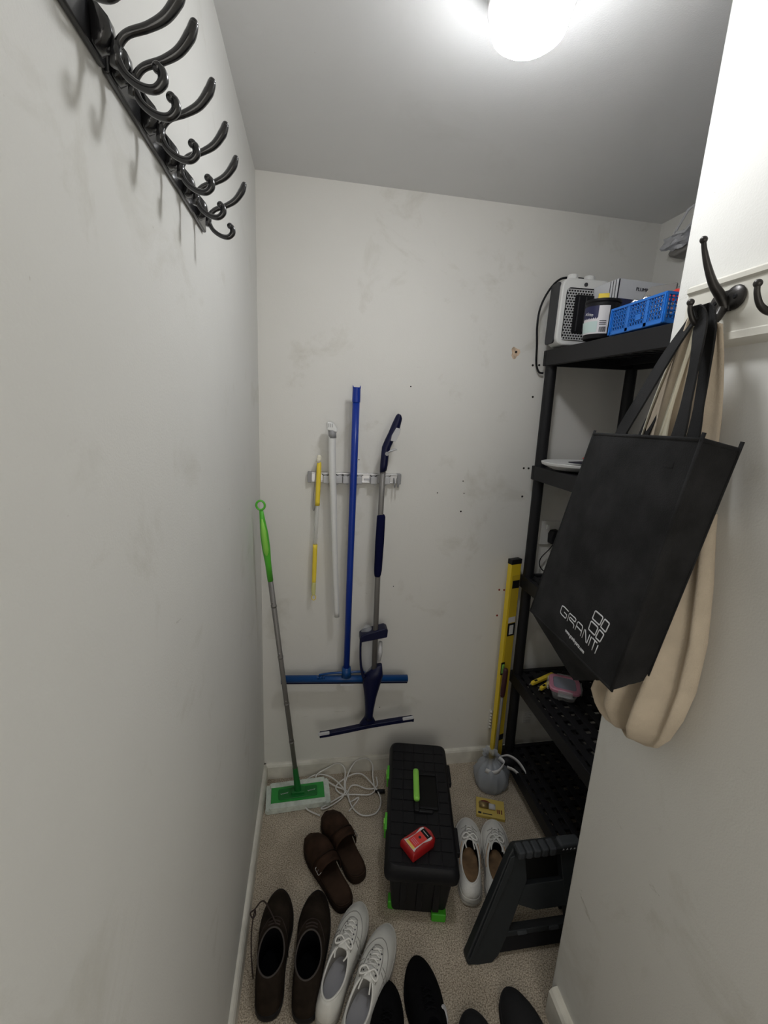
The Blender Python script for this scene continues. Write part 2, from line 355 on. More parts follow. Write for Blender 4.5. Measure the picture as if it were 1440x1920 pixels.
# ---------------------------------------------------------------- tool rail and long tools on the back wall
YT = YB
t = thing('tool_holder_rail', 'grey metal tool holder rail screwed to back wall behind handles', 'tool holder', (.15, YT, 1.264))
b = B(); box(b, (.15, YT-.008, 1.266), (.334, .016, .034)); box(b, (.15, YT-.017, 1.281), (.334, .004, .006)); box(b, (.15, YT-.017, 1.2515), (.334, .004, .005)); obj('rail', b, 'alu', t, bevel=.0015)
for x in (-.012, .31):
    b = B(); box(b, (x, YT-.010, 1.266), (.014, .024, .038)); obj('end_cap', b, 'midgrey', t, bevel=.002)
for xc, hw in ((.068, .028), (.138, .029), (.238, .030)):
    for s in (-1, 1):
        b = B(); box(b, (xc+s*(hw*.62+.004), YT-.029, 1.262), (hw*.86, .026, .027)); box(b, (xc+s*(hw*.62), YT-.034, 1.2465), (.006, .01, .008)); obj('clamp_jaw', b, 'lightgrey', t, bevel=.003)
        b = B(); pts = [V(xc+s*(.012+.026*k/8), YT-.036, 1.281-.007*math.sin(PI*k/8)) for k in range(9)]; tube(b, pts, .0011, 6); obj('spring_clip', b, 'blackplastic', t)
b = B(); prism(b, [(-.016, -.004), (.016, -.004), (.012, .004), (-.016, .004)], (.197, YT-.0165, 1.262), (1, 0, 0), (0, 0, 1), (0, -.001, 0)); obj('label_plate', b, 'print', t, label='small pale maker plate')
for x in (.291, .303):
    b = B(); tube(b, cat_rom([V(x, YT-.016, 1.268), V(x, YT-.03, 1.262), V(x, YT-.034, 1.248), V(x, YT-.041, 1.240), V(x, YT-.045, 1.250)], 4), .0022, 8); obj('small_hook', b, 'midgrey', t, smooth=True)

YH = 1.505
def at_y(pts, y=YH): return [V(a, y, c) for a, c in pts]
# yellow duster handle on a cord
t = thing('duster_handle', 'yellow and clear plastic duster handle hanging at left end of tool rail', 'duster', (.014, YH+.03, 1.07))
b = B(); tube(b, cat_rom(at_y([(.020, 1.322), (.0195, 1.300), (.016, 1.167)], 1.53), 6), [.0065, .0085, .0085], 14); obj('grip', b, 'yelb', t, smooth=True)
b = B(); tube(b, at_y([(.0165, 1.320), (.0195, 1.338)], 1.53), [.0085, .0075], 14); ball(b, (.0195, 1.53, 1.339), .0078); obj('end_cap', b, 'cream', t, smooth=True)
b = B(); tube(b, at_y([(.016, 1.168), (.010, 1.020)], 1.53), .0068, 14); obj('clear_tube', b, 'blister', t, smooth=True)
b = B(); tube(b, cat_rom(at_y([(.010, 1.022), (.008, .92), (.007, .875)], 1.53), 5), [.0085, .0082, .0075], 14); obj('lower_grip', b, 'yelb', t, smooth=True)
b = B(); tube(b, cat_rom(at_y([(.007, .876), (.006, .85), (.0065, .825)], 1.53), 5), [.0078, .0085, .0065], 14); obj('tip', b, 'yelc', t, smooth=True)
b = B(); tube(b, [V(.007+.0075*math.cos(a), 1.53, .815+.011*math.sin(a)) for a in [2*PI*k/20 for k in range(20)]], .0016, 6, closed=True); obj('hanging_ring', b, 'yelb', t, smooth=True)
b = B(); tube(b, cat_rom([V(.016, 1.528, 1.335), V(.009, 1.54, 1.28), (.002, 1.545, 1.19), V(.001, 1.545, 1.150), V(.006, 1.545, 1.150), V(.010, 1.535, 1.20)], 5), .0014, 6); obj('cord_loop', b, 'midgrey', t, smooth=True)
# white tube with angled cap
t = thing('white_tube', 'long white plastic tube with angled cap clipped to tool rail', 'tube', (.075, YH, 1.1))
b = B(); tube(b, cat_rom(at_y([(.062, 1.425), (.065, 1.30), (.071, 1.20), (.081, .97), (.094, .745)], 1.507), 6), [.0125, .0125, .0118, .0105, .0095], 18); obj('tube', b, 'white', t, smooth=True)
b = B(); tube(b, at_y([(.0615, 1.434), (.0635, 1.408)], 1.507), .0132, 18); obj('collar', b, 'midgrey', t, smooth=True)
b = B(); prism(b, [(-.016, .004), (.019, -.004), (.018, .012), (.006, .028), (-.006, .032), (-.017, .030)], (.060, 1.494, 1.430), (1, 0, 0), (0, 0, 1), (0, .026, 0)); obj('end_cap', b, 'white', t, bevel=.005)
b = B()
for k in range(3): box(b, (.050+.006*k, 1.4935, 1.450), (.0018, .0012, .012))
obj('vent_slots', b, 'midgrey', t)
# blue floor squeegee, head down
ys = 1.50
t = thing('floor_squeegee', 'long bright blue floor squeegee hung head down on back wall', 'squeegee', (.138, ys, .5))
b = B(); tube(b, at_y([(.1395, 1.54), (.139, 1.27), (.137, .92), (.1355, .525)], ys), [.0122, .0122, .0118, .0118], 20); obj('handle', b, 'blue', t, smooth=True)
b = B(); tube(b, at_y([(.1398, 1.578), (.1397, 1.530)], ys), [.0132, .0138], 20, cap=False); tube(b, at_y([(.1398, 1.57), (.1397, 1.535)], ys), .0112, 20)
for s in (-1, 1): prism(b, [(-.003, 0), (.003, 0), (.0035*s, .011)], (.1398+s*.010, ys-.006, 1.574), (1, 0, 0), (0, 0, 1), (0, .012, 0))
obj('end_cap', b, 'blue', t, smooth=True)
b = B(); loft(b, [[V(x, ys+.008+.014*math.cos(a)*1, z+.014*math.sin(a)) for a in [2*PI*k/16 for k in range(16)]] for x, z in ((-.112, .492), (.382, .468))]); obj('head_bar', b, 'bluem', t, smooth=True)
b = B(); box(b, (.135, ys+.006, .466), (.495, .004, .012), ); 
bmesh.ops.rotate(b, verts=b.verts, cent=V(.135, ys, .466), matrix=Matrix.Rotation(R(2.8), 3, 'Y')); obj('rubber_blade', b, 'navy', t)
b = B(); tube(b, at_y([(.1355, .535), (.136, .495)], ys), [.0165, .019], 20); 
for s in (-1, 1):
    p = cat_rom([V(.136+s*.012, ys, .512), V(.136+s*.06, ys+.002, .511), V(.136+s*.105, ys+.006, .499-s*.004)], 6); tube(b, p, [.0048, .0045, .004], 8)
for k in range(3): lathe(b, (.136-.075-.011*k-.012, ys-.006, .497), [(.0045, 0), (.0045, .012)], 10, 'y')
obj('head_socket', b, 'bluem', t, smooth=True)
b = B(); prism(b, rrect(.05, .007, .0025), (.138, ys-.0125, .466), (1, 0, -.08), (0, 0, 1), (0, -.001, 0)); obj('label_sticker', b, 'print', t)
# spray window cleaner
yn = 1.475
t = thing('spray_squeegee', 'navy spray squeegee with water bottle hung on tool rail, rightmost tool', 'squeegee', (.238, yn, .6))
def loftx(bm, rows, y, dy):    # rows: centre x, z, half width, tilt
    rings = []
    for cx_, z, hw, sl in rows:
        rings.append([V(cx_+hw*math.cos(a)*math.cos(sl), y+dy*math.sin(a), z+hw*math.cos(a)*math.sin(sl)) for a in [2*PI*k/16 for k in range(16)]])
    loft(bm, rings)
b = B(); loftx(b, [(.285, 1.497, .006, -.45), (.284, 1.488, .012, -.45), (.275, 1.458, .0155, -.45), (.264, 1.430, .0150, -.4), (.254, 1.408, .015, -.3), (.245, 1.385, .015, -.1), (.242, 1.36, .0135, 0), (.240, 1.325, .0135, 0), (.2385, 1.303, .0125, .3)], yn, .014); obj('grip', b, 'navy', t, smooth=True)
b = B(); prism(b, [(-.011, -.022), (.006, -.022), (.012, .004), (.013, .026), (-.004, .026), (-.012, -.004)], (.272, yn-.0165, 1.428), (.95, 0, -.22), (.22, 0, .95), (0, .003, 0)); obj('grip_insert', b, 'lightgrey', t, bevel=.001)
b = B(); loftx(b, [(.249, 1.371, .010, .6), (.258, 1.374, .009, .8), (.268, 1.377, .0055, 1.2), (.278, 1.380, .003, 1.4), (.282, 1.378, .001, 1.4)], yn-.006, .008); obj('trigger', b, 'lightgrey', t, smooth=True)
b = B(); lathe(b, (.247, yn-.015, 1.365), [(.007, 0), (.007, .004)], 16, 'y'); obj('pivot_screw', b, 'midgrey', t)
b = B(); tube(b, at_y([(.2375, 1.308), (.2365, 1.15), (.237, .90), (.240, .53)], yn), .0098, 18); obj('pole', b, 'steel', t, smooth=True)
b = B(); tube(b, at_y([(.2395, 1.150), (.239, 1.142), (.238, 1.05), (.2365, .94), (.236, .925), (.2355, .917)], yn), [.011, .0150, .0158, .0142, .0125, .0105], 18); obj('foam_sleeve', b, 'navysoft', t, smooth=True)
b = B(); loftx(b, [(.212, .705, .012, 0), (.210, .69, .024, 0), (.212, .60, .025, 0), (.216, .55, .022, 0), (.222, .515, .016, 0)], yn+.02, .022); obj('water_bottle', b, 'clear', t, smooth=True)
b = B(); prism(b, [(-.052, -.021), (.050, -.003), (.052, .028), (.040, .034), (.01, .026), (-.040, .012), (-.052, .002)], (.232, yn-.016, .680), (1, 0, 0), (0, 0, 1), (0, .05, 0)); obj('bottle_bracket', b, 'navy', t, bevel=.004)
b = B(); tube(b, cat_rom(at_y([(.183, .675), (.183, .62), (.188, .555), (.200, .512)], yn-.01), 5), [.0045, .004, .0045, .008], 8); obj('bracket_arm', b, 'navy', t, smooth=True)
b = B(); tube(b, at_y([(.262, .645), (.262, .60), (.260, .565)], yn+.012), [.007, .009, .006], 10); obj('label_tab', b, 'print', t, smooth=True)
b = B(); loftx(b, [(.243, .545, .030, .5), (.236, .505, .040, .05), (.2335, .47, .034, 0), (.231, .42, .024, 0), (.229, .37, .018, 0), (.228, .338, .016, 0), (.2275, .322, .017, 0)], yn, .019); obj('neck', b, 'navy', t, smooth=True)
b = B(); loftx(b, [(.2275, .335, .014, 0), (.227, .325, .019, 0), (.223, .300, .034, .12)], yn, .015)
loft(b, [[V(x, yn-.012+q[0], z+q[1]) for q in ((0, -.009), (.022, -.011), (.022, .007), (0, .008))] for x, z in ((.036, .262), (.06, .264), (.14, .276), (.225, .290), (.31, .300), (.40, .309), (.41, .306))]); obj('squeegee_head', b, 'navy', t, bevel=.003)
for x, z in ((.052, .273), (.385, .317)):
    b = B(); prism(b, rrect(.044, .009, .003), (x, yn-.0155, z+.001), (1, 0, .12), (-.1, 0, 1), (0, .008, 0)); obj('white_end_clip', b, 'print', t)

# ---------------------------------------------------------------- flat mop in the left corner
tp, bt = V(-.158, 1.33, 1.220), V(-.045, 1.450, .035)
ax = (bt-tp)
def mp(s): return tp + ax*s
t = thing('flat_mop', 'green flat mop with grey pole leaning in the left corner', 'mop', tuple(bt))
b = B(); tube(b, [mp(.22), mp(.91)], .0085, 16); obj('pole', b, 'steel', t, smooth=True)
for s in (.30, .47, .64, .79):
    b = B(); tube(b, [mp(s), mp(s+.006)], .0095, 16); obj('pole_joint', b, 'steel', t, smooth=True)
    b = B(); ball(b, mp(s-.012)+V(0, -.0085, 0), .0022); obj('lock_pin', b, 'chrome', t)
b = B(); tube(b, [mp(.025), mp(.05), mp(.09), mp(.13), mp(.17), mp(.225)], [.006, .0085, .0125, .0128, .0098, .0092], 16); obj('grip', b, 'green', t, smooth=True)
b = B(); tube(b, [mp(.045)+V(.0, -.0055, 0), mp(.08)+V(0, -.0065, 0), mp(.13)+V(0, -.0078, 0), mp(.165)+V(0, -.003, 0)], [.003, .0085, .009, .003], 12); obj('grip_pad', b, 'greenl', t, smooth=True)
rn = ax.normalized(); sd = rn.cross(V(0, 1, 0)).normalized()
b = B(); c0 = mp(.010); tube(b, [c0 + sd*(.0125*math.cos(a)) + rn*(.0145*math.sin(a)) for a in [2*PI*k/24 for k in range(24)]], .0033, 8, closed=True); obj('hanging_loop', b, 'green', t, smooth=True)
b = B(); tube(b, [mp(.90), mp(.955), bt], [.0095, .0115, .014], 16); box(b, tuple(bt+V(0, 0, -.006)), (.05, .03, .02)); obj('socket', b, 'greend', t, smooth=False, bevel=.002)
mr = Matrix.Translation(V(-.045, 1.448, 0)) @ Matrix.Rotation(R(3), 4, 'Z')
def mpad(w_, d_, z0, z1, cx_=0, cy_=0, jit=0):
    b = B(); P = rrect(w_, d_, .008, 4); prism(b, [(x+cx_+random.uniform(-jit, jit), y+cy_+random.uniform(-jit, jit)) for x, y in P], (0, 0, z0), (1, 0, 0), (0, 1, 0), (0, 0, z1-z0)); bmesh.ops.transform(b, matrix=mr, verts=b.verts); return b
obj('mop_cloth', mpad(.245, .118, .002, .018, jit=.002), 'mopf', t, bevel=.004)
obj('head_plate', mpad(.205, .092, .018, .024), 'green2', t, bevel=.002)
obj('raised_panel', mpad(.150, .048, .024, .028), 'greend', t, bevel=.002)
for s in (-1, 1):
    obj('cloth_flap', mpad(.215, .024, .018, .026, cy_=s*.049, jit=.0015), 'mopf', t, bevel=.003)
for s in (-1, 1):
    b = B(); tube(b, [mr @ V(s*.052-.014+.0028*k, .004*(k/10-.5)+.0022*(-1)**k, .0288) for k in range(11)], .0009, 6); obj('white_mark', b, 'print', t)

# ---------------------------------------------------------------- shelving unit
SX0, SX1, SY0, SY1 = .836, 1.196, .915, 1.522
t = thing('shelving_unit', 'tall black plastic five tier shelving unit in the right alcove', 'shelves', ((SX0+SX1)/2, (SY0+SY1)/2, 0))
TOPS = [.105, .478, .905, 1.338, 1.745]
def shelf_mesh(z):
    b = B(); th = .052; c = ((SX0+SX1)/2, (SY0+SY1)/2)
    # rim
    for y in (SY0, SY1): box(b, (c[0], y-(.009 if y == SY1 else -.009), z-th/2), (SX1-SX0, .018, th))
    for x in (SX0, SX1): box(b, (x-(.009 if x == SX1 else -.009), c[1], z-th/2), (.018, SY1-SY0-.036, th))
    # slatted deck
    nx, ny = 7, 13
    for i in range(nx):
        x = SX0+.018+(SX1-SX0-.036)*(i+.5)/nx; box(b, (x, c[1], z-.007), (.026, SY1-SY0-.036, .008))
    for j in range(ny):
        y = SY0+.018+(SY1-SY0-.036)*(j+.5)/ny; box(b, (c[0], y, z-.012), (SX1-SX0-.036, .022, .014))
    for x in (SX0+.07, SX1-.07): box(b, (x, c[1], z-.028), (.006, SY1-SY0-.04, .026))
    return b
for z in TOPS:
    b = shelf_mesh(z)
    if z == TOPS[-1]:
        for v in b.verts: v.co.z -= .018*(SY1-v.co.y)     # the loaded top shelf droops towards its near end
    obj('shelf', b, 'shelf', t, bevel=.002, bseg=1)
zb = 0
for z in TOPS:
    for x in (SX0+.022, SX1-.022):
        for y in (SY0+.022, SY1-.022):
            if z-.052 > zb+.01:
                b = B(); lathe(b, (x, y, 0), [(.0205, zb), (.0205, zb+.004), (.0195, z-.052)], 20); obj('post', b, 'shelf', t, smooth=False, bevel=.001)
    zb = z-.012

t.rotation_euler = (0, R(-1.1), 0)      # the whole unit leans a little away from the wall

# ---------------------------------------------------------------- things on the top shelf
ZT = TOPS[-1]
# fan heater
hx, hy = .872, 1.462
t = thing('fan_heater', 'white and grey fan heater with two knobs at far end of top shelf', 'heater', (hx, hy, ZT), rz=R(-4))
HM = MW[t.name]
def hbox(c, s): b = B(); box(b, c, s, HM); return b
b = B(); loft(b, [[HM @ V(x, y, z) for x, z in [(px*.5*k, .105+pz*k) for px, pz in [(q[0]*2, q[1]) for q in rrect(.165, .205, .026, 6)]]] for y, k in ((-.048, .965), (-.044, 1), (.020, 1), (.030, .97))]); obj('housing', b, 'white', t, bevel=.002)
b = B(); loft(b, [[HM @ V(x*k, y, .105+z*k) for x, z in rrect(.163, .202, .026, 6)] for y, k in ((.018, 1.0), (.046, .93), (.062, .86))]); obj('rear_shell', b, 'darkgrey', t, bevel=.002)
b = B(); prism(b, rrect(.012, .196, .005), (hx, hy, 0), (0, 0, 0), (0, 0, 0), (0, 0, 0)) if False else None; b = B()
loft(b, [[HM @ V(-.0835+dx, y, .105+z) for y, z in rrect(.062, .190, .012, 4)] for dx in (-.003, .004)]); obj('side_panel', b, 'darkgrey', t, bevel=.002)
# mesh front: recessed dark backing, slit grille, black outlet
b = B(); loft(b, [[HM @ V(x, y, .098+z) for x, z in rrect(.134, .160, .014, 5)] for y in (-.0495, -.047)]); obj('grille_backing', b, 'blackplastic', t)
b = B()
for j in range(20):
    z = .020+.0080*j
    box(b, (0, -.0515, z), (.130, .0022, .0026), HM)
    for i in range(15):
        x = -.064+.0092*i+(.0046 if j % 2 else 0)
        if abs(x) < .065 and j < 19: box(b, (x, -.0515, z+.004), (.0022, .0022, .0060), HM)
obj('grille', b, 'grille', t)
b = B(); loft(b, [[HM @ V(.010+x, y, .098+z) for x, z in rrect(.096, .116, .004, 3)] for y in (-.056, -.050)]); o = obj('air_outlet', b, 'blackplastic', t)
for i in range(4):
    b = B(); box(b, (-.026+.024*i, -.0572, .098), (.003, .003, .104), HM); obj('outlet_bar', b, 'darkgrey', o)
for x in (-.036, .022):
    b = B(); lathe(b, (0, 0, 0), [(.017, .203), (.018, .209), (.0165, .223), (.014, .226)], 20, mtx=HM @ Matrix.Translation(V(x, -.012, 0))); obj('control_knob', b, 'white', t, smooth=False, bevel=.001)
b = B(); lathe(b, (0, 0, 0), [(.006, .0), (.006, .002)], 16, mtx=HM @ Matrix.Translation(V(-.006, -.0485, .189)) @ Matrix.Rotation(R(90), 4, 'X')); obj('badge', b, 'darkgrey', t)
b = B(); tube(b, cat_rom([V(.945, 1.40, 1.905), V(.93, 1.43, 1.945), V(.90, 1.475, 1.968), V(.86, 1.49, 1.974), V(.82, 1.50, 1.970), V(.785, 1.50, 1.935), V(.762, 1.505, 1.88), V(.757, 1.505, 1.82), V(.772, 1.52, 1.76), V(.790, 1.543, 1.70), V(.805, 1.546, 1.672), V(.822, 1.546, 1.668)], 8), .0036, 8); obj('power_cord', b, 'blackplastic', t, smooth=True)
b = B(); loft(b, [[V(.945+x*k, 1.375+y*k, z) for x, y in rrect(.034, .034, .008, 4)] for z, k in ((1.835, 1.0), (1.895, 1.0), (1.912, .55))]); obj('plug', b, 'blackplastic', t, bevel=.002)

# paint tub
tx, ty = .847, 1.283
t = thing('paint_tub', 'small black round tub with white label standing before the heater', 'tub', (tx, ty, ZT))
b = B(); lathe(b, (tx, ty, 0), [(.042, ZT), (.044, ZT+.004), (.0475, ZT+.098), (.050, ZT+.101), (.050, ZT+.108), (.047, ZT+.108), (.045, ZT+.098), (.042, ZT+.010)], 40); obj('tub_body', b, 'blackplastic', t, smooth=False, bevel=.001)
def arc_label(a0, a1, z0, z1, m, name, r=.0478, lab=None, par=None):
    b = B(); n = 14
    rings = [[V(tx+(rr)*math.cos(R(a0+(a1-a0)*k/n)), ty+rr*math.sin(R(a0+(a1-a0)*k/n)), z) for z, rr in ((ZT+z0, r-.0022), (ZT+z1, r-.0001), (ZT+z1, r+.0003), (ZT+z0, r-.0018))] for k in range(n+1)]
    loft(b, rings); return obj(name, b, m, par or t, smooth=False, label=lab)
lb = arc_label(160, 262, .012, .088, 'labw', 'label', lab='white and navy paper label')
arc_label(160, 226, .048, .0885, 'navyc', 'label_band', r=.0486, par=lb); arc_label(160, 226, .016, .046, 'mint', 'label_panel', r=.0486, par=lb)
for k in range(9): arc_label(234+k*2.4, 235.1+k*2.4, .016, .030, 'ink', 'barcode_bar', r=.0487, par=lb)
for k in range(3): arc_label(232, 254, .036+.005*k, .0375+.005*k, 'ink', 'print_line', r=.0487, par=lb)
al = R(196); text('label_writing', 'omix', .014, frame((tx+.0500*math.cos(al), ty+.0500*math.sin(al), ZT+.066), (math.sin(al), -math.cos(al), .25), (0, 0, 1)), 'print', t)
t = thing('filler_knife', 'yellow plastic tool sticking out of the black tub', 'tool', (tx-.01, ty+.01, ZT+.012))
b = B(); prism(b, [(-.020, -.010), (.012, -.028), (.024, -.028), (.022, .026), (-.008, .026), (-.008, .002), (-.036, .002)], (tx-.002, ty+.012, ZT+.108), (.85, -.5, 0), (0, 0, 1), (.006, .010, 0)); obj('blade', b, 'yelb', t, bevel=.001)
b = B(); tube(b, [V(tx+.006, ty+.015, ZT+.012), V(tx+.008, ty+.015, ZT+.10)], .006, 10); obj('handle', b, 'offwhite', t, smooth=True)

# blue crate
before_basket = set(o.name for o in col.objects)
cx0, cx1, cy0, cy1, cz1 = .815, 1.03, .992, 1.185, ZT+.068
t = thing('basket', 'blue plastic basket with open grid sides at near end of top shelf', 'basket', ((cx0+cx1)/2, (cy0+cy1)/2, ZT))
def grid_side(bm, p0, p1, z0, z1, n, rows):
    p0, p1 = V(*p0), V(*p1); d = p1-p0; L_ = d.length; d.normalize(); ang = math.atan2(d.y, d.x); mid = (p0+p1)/2
    mt = Matrix.Translation(V(mid.x, mid.y, 0)) @ Matrix.Rotation(ang, 4, 'Z')
    for i in range(n+1): box(bm, (-L_/2+L_*i/n, 0, (z0+z1)/2), (.0028, .003, z1-z0), mt)
    for j in range(rows+1): box(bm, (0, 0, z0+(z1-z0)*j/rows), (L_, .003, .0026), mt)
    for i in (0, n//3, 2*n//3, n): box(bm, (-L_/2+L_*i/n, 0, (z0+z1)/2), (.010, .0045, z1-z0), mt)
    box(bm, (0, 0, z1), (L_+.006, .007, .006), mt); box(bm, (0, 0, z0+.004), (L_+.002, .0045, .009), mt)
b = B(); grid_side(b, (cx0, cy0, 0), (cx0, cy1, 0), ZT+.003, cz1, 20, 7); box(b, (cx0-.002, 1.075, ZT+.030), (.003, .018, .014)); obj('side', b, 'crate', t)
b = B(); grid_side(b, (cx1, cy0, 0), (cx1, cy1, 0), ZT+.003, cz1, 20, 7); obj('side', b, 'crate', t)
b = B(); grid_side(b, (cx0, cy0, 0), (cx1, cy0, 0), ZT+.003, cz1, 18, 7); obj('end', b, 'crate', t)
b = B(); grid_side(b, (cx0, cy1, 0), (cx1, cy1, 0), ZT+.003, cz1, 18, 7)
for k in range(4): box(b, (cx0+.007+.016*k, cy1+.003, ZT+.036), (.006, .006, .070))
obj('end', b, 'crate', t)
b = B(); box(b, ((cx0+cx1)/2, (cy0+cy1)/2, ZT+.003), (cx1-cx0, cy1-cy0, .004)); obj('base', b, 'crate', t)
# what the crate holds
def crumple(bm, c, s, seed, amp=.25, sub=3):
    rnd = random.Random(seed); q = bmesh.ops.create_icosphere(bm, subdivisions=sub, radius=1)
    for v in q['verts']:
        d = 1+amp*(rnd.random()-.5)+amp*.6*math.sin(v.co.x*5+seed)*math.cos(v.co.y*4+seed*2)
        m_ = max(abs(v.co.x), abs(v.co.y), abs(v.co.z)); f = .6+.4/max(m_, .1)*.75
        v.co = V(v.co.x*s[0]*d*f+c[0], v.co.y*s[1]*d*f+c[1], v.co.z*s[2]*d*f+c[2])
b = B(); crumple(b, (.91, 1.075, ZT+.036), (.070, .062, .024), 3); tag(obj('clear_packet', b, 'film'), 'crumpled shiny clear packet lying inside the blue basket', 'packet')
b = B(); crumple(b, (.90, 1.160, ZT+.028), (.055, .016, .022), 8); tag(obj('navy_packet', b, 'navyc'), 'dark navy packet lying low in far end of blue basket', 'packet')
t = thing('grey_pouch', 'grey flat packet standing up behind rim of blue basket', 'packet', (.90, 1.10, ZT+.05))
b = B(); prism(b, [(-.035, -.04), (.035, -.04), (.048, .044), (-.016, .038), (-.035, .008)], (.885, 1.115, ZT+.082), (.75, -.62, 0), (0, .12, .99), (.009, .009, 0)); obj('pouch', b, 'grey', t, bevel=.003)
b = B(); ribbon(b, [(.905, 1.06, ZT+.070), (.925, 1.045, ZT+.105), (.945, 1.03, ZT+.138)], .004, (1, 0, 0), .003); obj('white_edge', b, 'print', t)
b = B()
for k, (x, y, z, a) in enumerate(((.848, 1.140, .078, .7), (.856, 1.112, .080, .9), (.852, 1.092, .076, .5))):
    tube(b, [V(x-.014, y+.01, ZT+z-.012), V(x-.003, y+.003, ZT+z+.008), V(x+.010, y-.008, ZT+z+.004), V(x+.020, y-.014, ZT+z-.015)], .0052, 10)
tag(obj('metal_fittings', b, 'chrome', smooth=True), 'shiny metal pipe fitting resting on top inside blue basket', 'fitting')
b = B(); crumple(b, (.900, 1.035, ZT+.078), (.034, .028, .020), 5, .15); tag(obj('red_pouch', b, 'redl', smooth=True), 'red packet peeking over near rim of blue basket', 'packet')
t = thing('silver_canister', 'silver canister standing inside blue basket beside red packet', 'canister', (.945, 1.030, ZT+.006))
b = B(); lathe(b, (.945, 1.030, 0), [(.035, ZT+.006), (.035, ZT+.120), (.030, ZT+.132), (.012, ZT+.136)], 28); obj('body', b, 'alu', t, smooth=True)
b = B(); lathe(b, (.945, 1.030, 0), [(.0362, ZT+.108), (.0362, ZT+.116)], 28); obj('rim', b, 'darkgrey', t)
# boxed kit
t = thing('kit_box', 'white and navy cardboard kit box standing behind blue basket', 'box', (1.01, 1.35, ZT), rz=R(3))
KM = MW[t.name]; bx0, bx1, by0, by1, bz = -.115, .150, -.045, .11, .185
b = B(); box(b, ((bx0+bx1)/2, (by0+by1)/2, bz/2), (bx1-bx0, by1-by0, bz), KM); kb = obj('carton', b, 'card', t, bevel=.0015)
b = B(); box(b, ((bx0+bx1)/2, by0-.0006, .066), (bx1-bx0-.001, .0012, .128), KM); obj('navy_panel', b, 'navyc', t)
for x in (-.113, ):
    b = B(); box(b, (x, by0-.0008, bz/2), (.004, .001, bz-.004), KM); obj('edge_stripe', b, 'ink', t)
for y in (-.02, -.008, .004):
    b = B(); box(b, (bx0-.0006, y-.015, bz/2), (.0012, .0015, bz-.004), KM); obj('edge_stripe', b, 'ink', t)
text('box_writing', 'PLUMBING KIT', .014, KM @ frame((-.006, by0-.0012, .160), (1, 0, 0), (0, 0, 1)), 'ink', t)
text('box_writing', '2kg', .026, KM @ frame((-.058, by0-.0020, .104), (1, 0, 0), (0, 0, 1)), 'print', t)
text('box_writing', 'G', .034, KM @ frame((bx0-.0014, .045, .135), (0, -1, 0), (0, 0, 1)), 'ink', t)
for o in [o for o in col.objects if o.name not in before_basket and not o.parent]:
    o.location.z -= .0065 if o.name != 'kit_box' else .003
# bagged item up on the right wall
t = thing('wrapped_bag', 'clear plastic wrapped grey item hanging high on right alcove wall', 'bag', (1.19, 1.33, 2.05))
b = B(); loft(b, [[V(1.205-d*k, 1.30+y*s_+.02, 2.085+z*s_+dz) for y, z in ((.10, -.045), (.135, -.030), (.100, .008), (.045, .030), (-.10, .05), (-.16, .02), (-.14, -.035), (-.02, -.040))] for d, k, s_, dz in ((.0, 1, .95, 0), (.03, 1, 1, .003), (.05, 1, .88, 0))]); obj('grey_contents', b, 'grey', t, bevel=.006)
b = B(); crumple(b, (1.150, 1.385, 2.085), (.022, .066, .026), 11, .35); obj('film', b, 'film', t, smooth=False)
b = B(); ribbon(b, [(1.125, 1.385, 2.100), (1.125, 1.345, 2.150), (1.125, 1.325, 2.155), (1.125, 1.30, 2.12), (1.125, 1.345, 2.092), (1.125, 1.385, 2.100)], .008, (0, .6, .6), .003); obj('white_strap', b, 'print', t)

# ---------------------------------------------------------------- lower shelves and the wall behind
Z4, Z2 = TOPS[3], TOPS[1]
t = thing('tray', 'white oval plastic tray on second shelf from the top', 'tray', (.955, 1.37, Z4))
def oval(cx_, cy_, rx, ry, z, n=40): return [V(cx_+rx*math.cos(2*PI*k/n), cy_+ry*math.sin(2*PI*k/n), z) for k in range(n)]
b = B(); loft(b, [oval(.945, 1.37, .13, .085, Z4+.001), oval(.945, 1.37, .168, .118, Z4+.016), oval(.945, 1.37, .172, .122, Z4+.026), oval(.945, 1.37, .166, .117, Z4+.026), oval(.945, 1.37, .155, .105, Z4+.020)]); obj('dish', b, 'white', t, smooth=False, bevel=.002)
for i, (x, y, w_, d_, a, m_, zz, lab_) in enumerate(((.90, 1.345, .10, .045, 25, 'ink', .030, 'dark printed leaflet lying flat on white tray'), (.975, 1.325, .11, .06, -20, 'grey', .034, 'grey leaflet lying on white tray beside the tote bag'), (1.0, 1.375, .12, .08, 12, 'redl', .040, 'red printed leaflet on the tray pile'), (1.015, 1.36, .10, .05, 40, 'navyc', .047, 'navy leaflet topmost of the pile on white tray'))):
    b = B(); box(b, (0, 0, 0), (w_, d_, .0035), Matrix.Translation(V(x, y, Z4+zz)) @ Matrix.Rotation(R(a), 4, 'Z')); tag(obj('leaflet', b, m_, bevel=.0006), lab_, 'leaflet', 'leaflets on the tray')
b = B(); tube(b, cat_rom([V(.93, 1.29, Z4+.042), V(.96, 1.31, Z4+.050), V(1.0, 1.30, Z4+.052), V(1.03, 1.335, Z4+.054), V(.99, 1.35, Z4+.052), V(.94, 1.32, Z4+.046)], 5), .0025, 6); tag(obj('loose_string', b, 'redl', smooth=True), 'thin red string lying over the leaflets on white tray', 'string')
